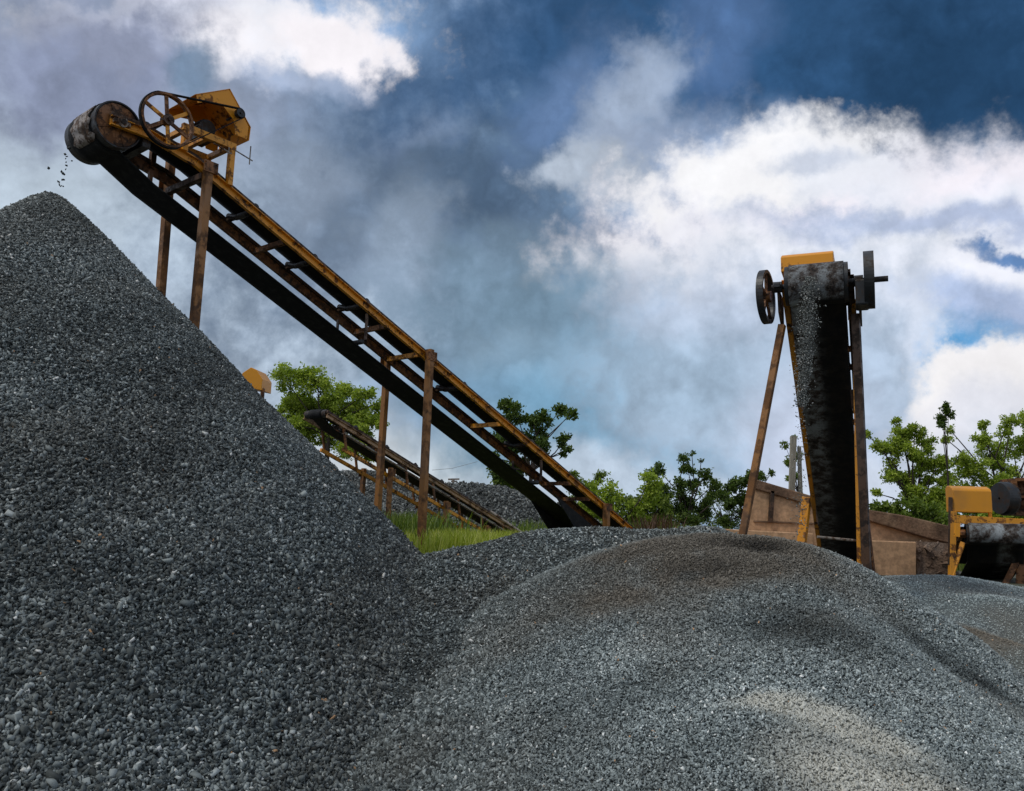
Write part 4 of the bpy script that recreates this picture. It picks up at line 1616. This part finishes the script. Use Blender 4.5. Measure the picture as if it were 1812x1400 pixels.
def tree(px0, px1, py_top, py_base, Y, label, material, blobs, n_leaf, leaf=.10, seed=0, name='leafy_tree', cat='tree', trunks=((.5,),), group=None, fill=8):
    """blobs: (u, v, r) in fractions of width/height of the crown box"""
    r = random.Random(seed)
    pl, pr = P(px0, py_base, Y), P(px1, py_base, Y)
    zt_ = P((px0 + px1) / 2, py_top, Y).z
    zb_ = min(pl.z, YARD)
    wdt = pr.x - pl.x
    hgt = zt_ - P((px0 + px1) / 2, py_base, Y).z
    zlow = P((px0 + px1) / 2, py_base, Y).z
    bx = pl.x + wdt * trunks[0][0]
    root_ = empty(name, (bx, Y, YARD - .1), label, cat, group)
    tb = MB()
    cs, rs = [], []
    fork = Vector((bx, Y, zlow + .15 * hgt))
    tb.cyl(Vector((bx, Y, YARD - .15)), fork, .022 * wdt + .03, 10, .016 * wdt + .02)
    blobs = list(blobs) + [(r.uniform(.08, .92), r.uniform(.02, .55), r.uniform(.08, .13)) for _ in range(fill)]
    for u, v, rad in blobs:
        c_ = Vector((pl.x + wdt * u, Y + r.uniform(-.25, .35) * wdt * .5, zlow + hgt * v))
        R_ = rad * wdt * 1.12
        mid = fork.lerp(c_, .5) + Vector((r.uniform(-.1, .1) * wdt, 0, .04 * hgt))
        r0 = .006 * wdt + .014
        tb.cyl(fork, mid, r0, 7, r0 * .7)
        tb.cyl(mid, c_, r0 * .7, 6, r0 * .35)
        nsm = 8
        for k in range(nsm):
            d = Vector((r.gauss(0, 1), r.gauss(0, 1), r.gauss(0, .8))).normalized()
            q = c_ + d * R_ * r.uniform(.35, .95)
            cs.append(tuple(q))
            rs.append(R_ * r.uniform(.5, .85))
            tb.cyl(c_, q, r0 * .35, 5, r0 * .12)
    tb.build('trunk', M['trunk'], root_)
    leaves('crown', cs, rs, n_leaf, leaf, M[material], root_, seed)
    return root_


G = 'trees behind the yard'
tree(478, 680, 632, 800, 34, 'bushy green tree behind the tall pile, above the low far conveyor', 'leaf', [
    (.12, .72, .11), (.25, .82, .12), (.18, .5, .12), (.4, .72, .12), (.38, .45, .14), (.55, .66, .12), (.6, .4, .14), (.72, .55, .11), (.82, .62, .09), (.85, .4, .11), (.95, .3, .06), (.3, .25, .13), (.5, .2, .12), (.75, .2, .12), (.95, .55, .05)],
    38000, .11, 1, group=G, fill=14)
tree(862, 1016, 700, 860, 30, 'dark gnarled tree showing above and through the middle of the long conveyor', 'leaf_dark', [
    (.2, .9, .09), (.32, .78, .12), (.5, .70, .10), (.65, .76, .09), (.82, .86, .08), (.92, .78, .07), (.98, .84, .03), (.45, .5, .12), (.6, .45, .10), (.3, .4, .11), (.62, .58, .08), (.92, .42, .045), (.85, .36, .04), (.15, .15, .12), (.4, .2, .12), (.05, .3, .08)],
    12000, .11, 2, group=G, fill=2)
tree(1135, 1290, 798, 955, 33, 'ragged tree with pointed crown standing left of the head-on conveyor', 'leaf_dark', [
    (.12, .72, .08), (.22, .78, .08), (.2, .5, .10), (.5, .88, .07), (.6, .98, .03), (.55, .78, .09), (.42, .62, .10), (.62, .62, .10), (.72, .72, .08), (.85, .62, .09), (.8, .42, .1), (.55, .42, .12), (.35, .35, .11), (.5, .18, .14), (.3, .12, .12), (.95, .5, .06), (.72, .9, .025)],
    17000, .10, 3, group=G)
tree(1262, 1368, 832, 930, 36, 'small low tree peeping over the wall behind the left splayed leg', 'leaf_dark', [
    (.12, .6, .13), (.3, .72, .12), (.5, .8, .12), (.68, .86, .10), (.85, .92, .06), (.96, .96, .03), (.45, .5, .13), (.7, .5, .12), (.25, .35, .10), (.6, .25, .08)],
    8000, .12, 4, group=G, fill=2)
tree(1385, 1440, 772, 890, 38, 'slim sapling half hidden behind the black conveyor', 'leaf_mid', [
    (.15, .85, .12), (.25, .6, .16), (.2, .35, .14), (.6, .7, .14), (.5, .4, .14), (.4, .98, .08)], 1600, .10, 5, group=G, fill=0)
tree(1538, 1700, 740, 935, 30, 'light green tree directly right of the head-on conveyor, left of the yellow box cover', 'leaf', [
    (.05, .85, .05), (.12, .72, .08), (.28, .72, .11), (.42, .86, .10), (.4, .98, .045), (.55, .88, .09), (.5, .66, .13), (.7, .76, .09), (.68, .55, .13), (.35, .5, .12), (.8, .6, .1), (.9, .45, .1), (.75, .3, .13), (.55, .3, .13), (.22, .45, .06), (.6, .12, .12), (.85, .12, .12), (.1, .3, .05), (.3, .15, .08)],
    42000, .085, 6, group=G, fill=7)
tree(1660, 1700, 712, 860, 29, 'thin tall shoot with one leafy tuft sticking up right of the light green tree', 'leaf_dark', [
    (.5, .92, .16), (.4, .80, .22), (.6, .86, .2), (.35, .72, .18), (.5, .97, .09)], 900, .10, 7, fill=0, trunks=((.45,),), group=G)
tree(1672, 1880, 735, 935, 31, 'wide airy tree at the right edge behind the yellow box cover', 'leaf', [
    (.06, .76, .05), (.1, .86, .04), (.14, .62, .08), (.3, .78, .07), (.38, .9, .05), (.28, .55, .09), (.45, .7, .08), (.55, .85, .07), (.62, .96, .07), (.72, .95, .08), (.55, .6, .11), (.7, .7, .12), (.85, .8, .12), (.4, .4, .12), (.2, .35, .12), (.65, .4, .14), (.9, .5, .14), (.1, .2, .1), (.4, .15, .14), (.75, .15, .14)],
    40000, .085, 8, group=G, fill=6)

BG = 'bushes along the back of the yard'
for k, (a, b2, t_, base, Yy, ml, lab) in enumerate([
    (1000, 1075, 822, 945, 38, 'leaf_mid', 'dark rounded bush just right of where the long conveyor passes the skyline'),
    (1030, 1160, 838, 948, 30, 'leaf', 'low broad bush between the long conveyor foot and the ragged tree'),
    (868, 935, 838, 905, 32, 'leaf_mid', 'wispy bush growing on the shoulder of the far pile'),
    (1090, 1200, 872, 948, 31, 'leaf_mid', 'leafy low bush just left of the ragged pointed tree'),
    (1240, 1330, 868, 950, 46, 'leaf_dark', 'pale airy scrub seen through the gap below the small low tree'),
    (1545, 1690, 880, 960, 24, 'leaf_mid', 'weedy bush spilling over the dark sloping wall top'),
    (1760, 1860, 890, 960, 26, 'leaf', 'green scrub seen below the yellow beam at the right edge'),
]):
    r_ = random.Random(k + 70)
    bl = [(r_.uniform(.08, .92), r_.uniform(.1, .85), r_.uniform(.12, .18)) for _ in range(16)]
    tree(a, b2, t_, base, Yy, lab, ml, bl, 2600 if k == 4 else 10000, .11, 30 + k, name='bush', cat='bush', group=BG)


def blades(name, px_list, material, label, seed, cat=None, kind=None, h0=.3, h1=.7, n=1500, w=.012, spread=.5, group=None):
    r = np.random.default_rng(seed)
    c = np.array([tuple(P(px, py, Y)) for px, py, Y in px_list])
    idx = r.integers(0, len(c), n)
    pos = c[idx] + r.normal(0, spread, (n, 3)) * np.array([1, .8, 0])
    gz = h_ground(pos[:, 0], pos[:, 1])
    if seed >= 0:
        pos[:, 2] = gz - .03
    H_ = r.uniform(h0, h1, n)
    az_ = r.uniform(0, 2 * math.pi, n)
    lean = r.uniform(.05, .55, n) * H_
    dx, dy = np.cos(az_), np.sin(az_)
    sx, sy = -dy * w, dx * w
    v = np.zeros((n, 7, 3))
    for k, (hh, ll, ww) in enumerate(((0, 0, 1), (.45, .2, .9), (.8, .6, .6))):
        for s_, j in ((-1, 0), (1, 1)):
            v[:, k * 2 + j, 0] = pos[:, 0] + dx * lean * ll + sx * s_ * ww
            v[:, k * 2 + j, 1] = pos[:, 1] + dy * lean * ll + sy * s_ * ww
            v[:, k * 2 + j, 2] = pos[:, 2] + H_ * hh
    v[:, 6, 0] = pos[:, 0] + dx * lean
    v[:, 6, 1] = pos[:, 1] + dy * lean
    v[:, 6, 2] = pos[:, 2] + H_
    base = (np.arange(n) * 7)[:, None]
    # quads + degenerate-free tip as quad split: use tris only
    tr = np.array([(0, 1, 3), (0, 3, 2), (2, 3, 5), (2, 5, 4), (4, 5, 6)])
    f = (tr[None] + base[:, :, None]).reshape(-1, 3)
    me = np_mesh(name, v.reshape(-1, 3), f, 3)
    tn = np.repeat(np.clip(r.uniform(0, 1, n) * .7 + .3 * (r.uniform(0, 1, len(c))[idx]), 0, 1), 5)
    face_attr(me, 'tone', tn)
    return tag(link_mesh(name, me, M[material], None, c[0]), label, cat, group, kind)


rg = random.Random(3)
gp = [(rg.uniform(745, 870), 960, rg.uniform(12.5, 20)) for _ in range(60)] + [(rg.uniform(860, 1030), 950, rg.uniform(15, 22)) for _ in range(60)] + [(rg.uniform(960, 1035), 950, rg.uniform(12, 14)) for _ in range(20)]
blades('grass', gp, 'grass', 'bright green and straw coloured grass around the conveyor legs behind the piles', 11, 'grass', 'stuff', .15, .60, 17000, .010, .40)
gp = [(rg.uniform(640, 760), 960, rg.uniform(17, 24)) for _ in range(30)] + [(rg.uniform(880, 1240), 950, rg.uniform(22, 30)) for _ in range(80)] + [(rg.uniform(1540, 1812), 950, rg.uniform(18, 26)) for _ in range(50)]
blades('weeds', gp, 'weed', 'tall darker green weeds filling the back of the yard below the trees', 12, 'weeds', 'stuff', .35, 1.0, 18000, .018, .6)
gp = [(rg.uniform(1150, 1180), 950, rg.uniform(22, 24)) for _ in range(6)]
blades('weeds', gp, 'weed_red', 'reddish brown dry weeds left of the ragged pointed tree', 13, 'weeds', 'stuff', .6, 1.2, 350, .02, .25)

# distant wooded rise closing the horizon
hv = []
nseg = 120
for k in range(nseg + 1):
    x = -420 + 840 * k / nseg
    z = 3.2 + 2.2 * vnoise(np.array([k * .23]), np.array([0.5]), 3)[0] + 1.6 * vnoise(np.array([k * .9]), np.array([.5]), 5)[0]
    hv.append((x, z))
q = MB()
vs, fs = [], []
for x, z in hv:
    vs += [(x, 300, -2), (x, 330, z), (x, 420, z * 1.2), (x, 500, -2)]
for k in range(nseg):
    for j in range(3):
        fs.append((4 * k + j, 4 * (k + 1) + j, 4 * (k + 1) + j + 1, 4 * k + j + 1))
q.add(vs, fs)
tag(q.build('hills', M['hill'], None, None, smooth=True), kind='structure')

import sys
if '--proj' in sys.argv:
    print(proj(A1))
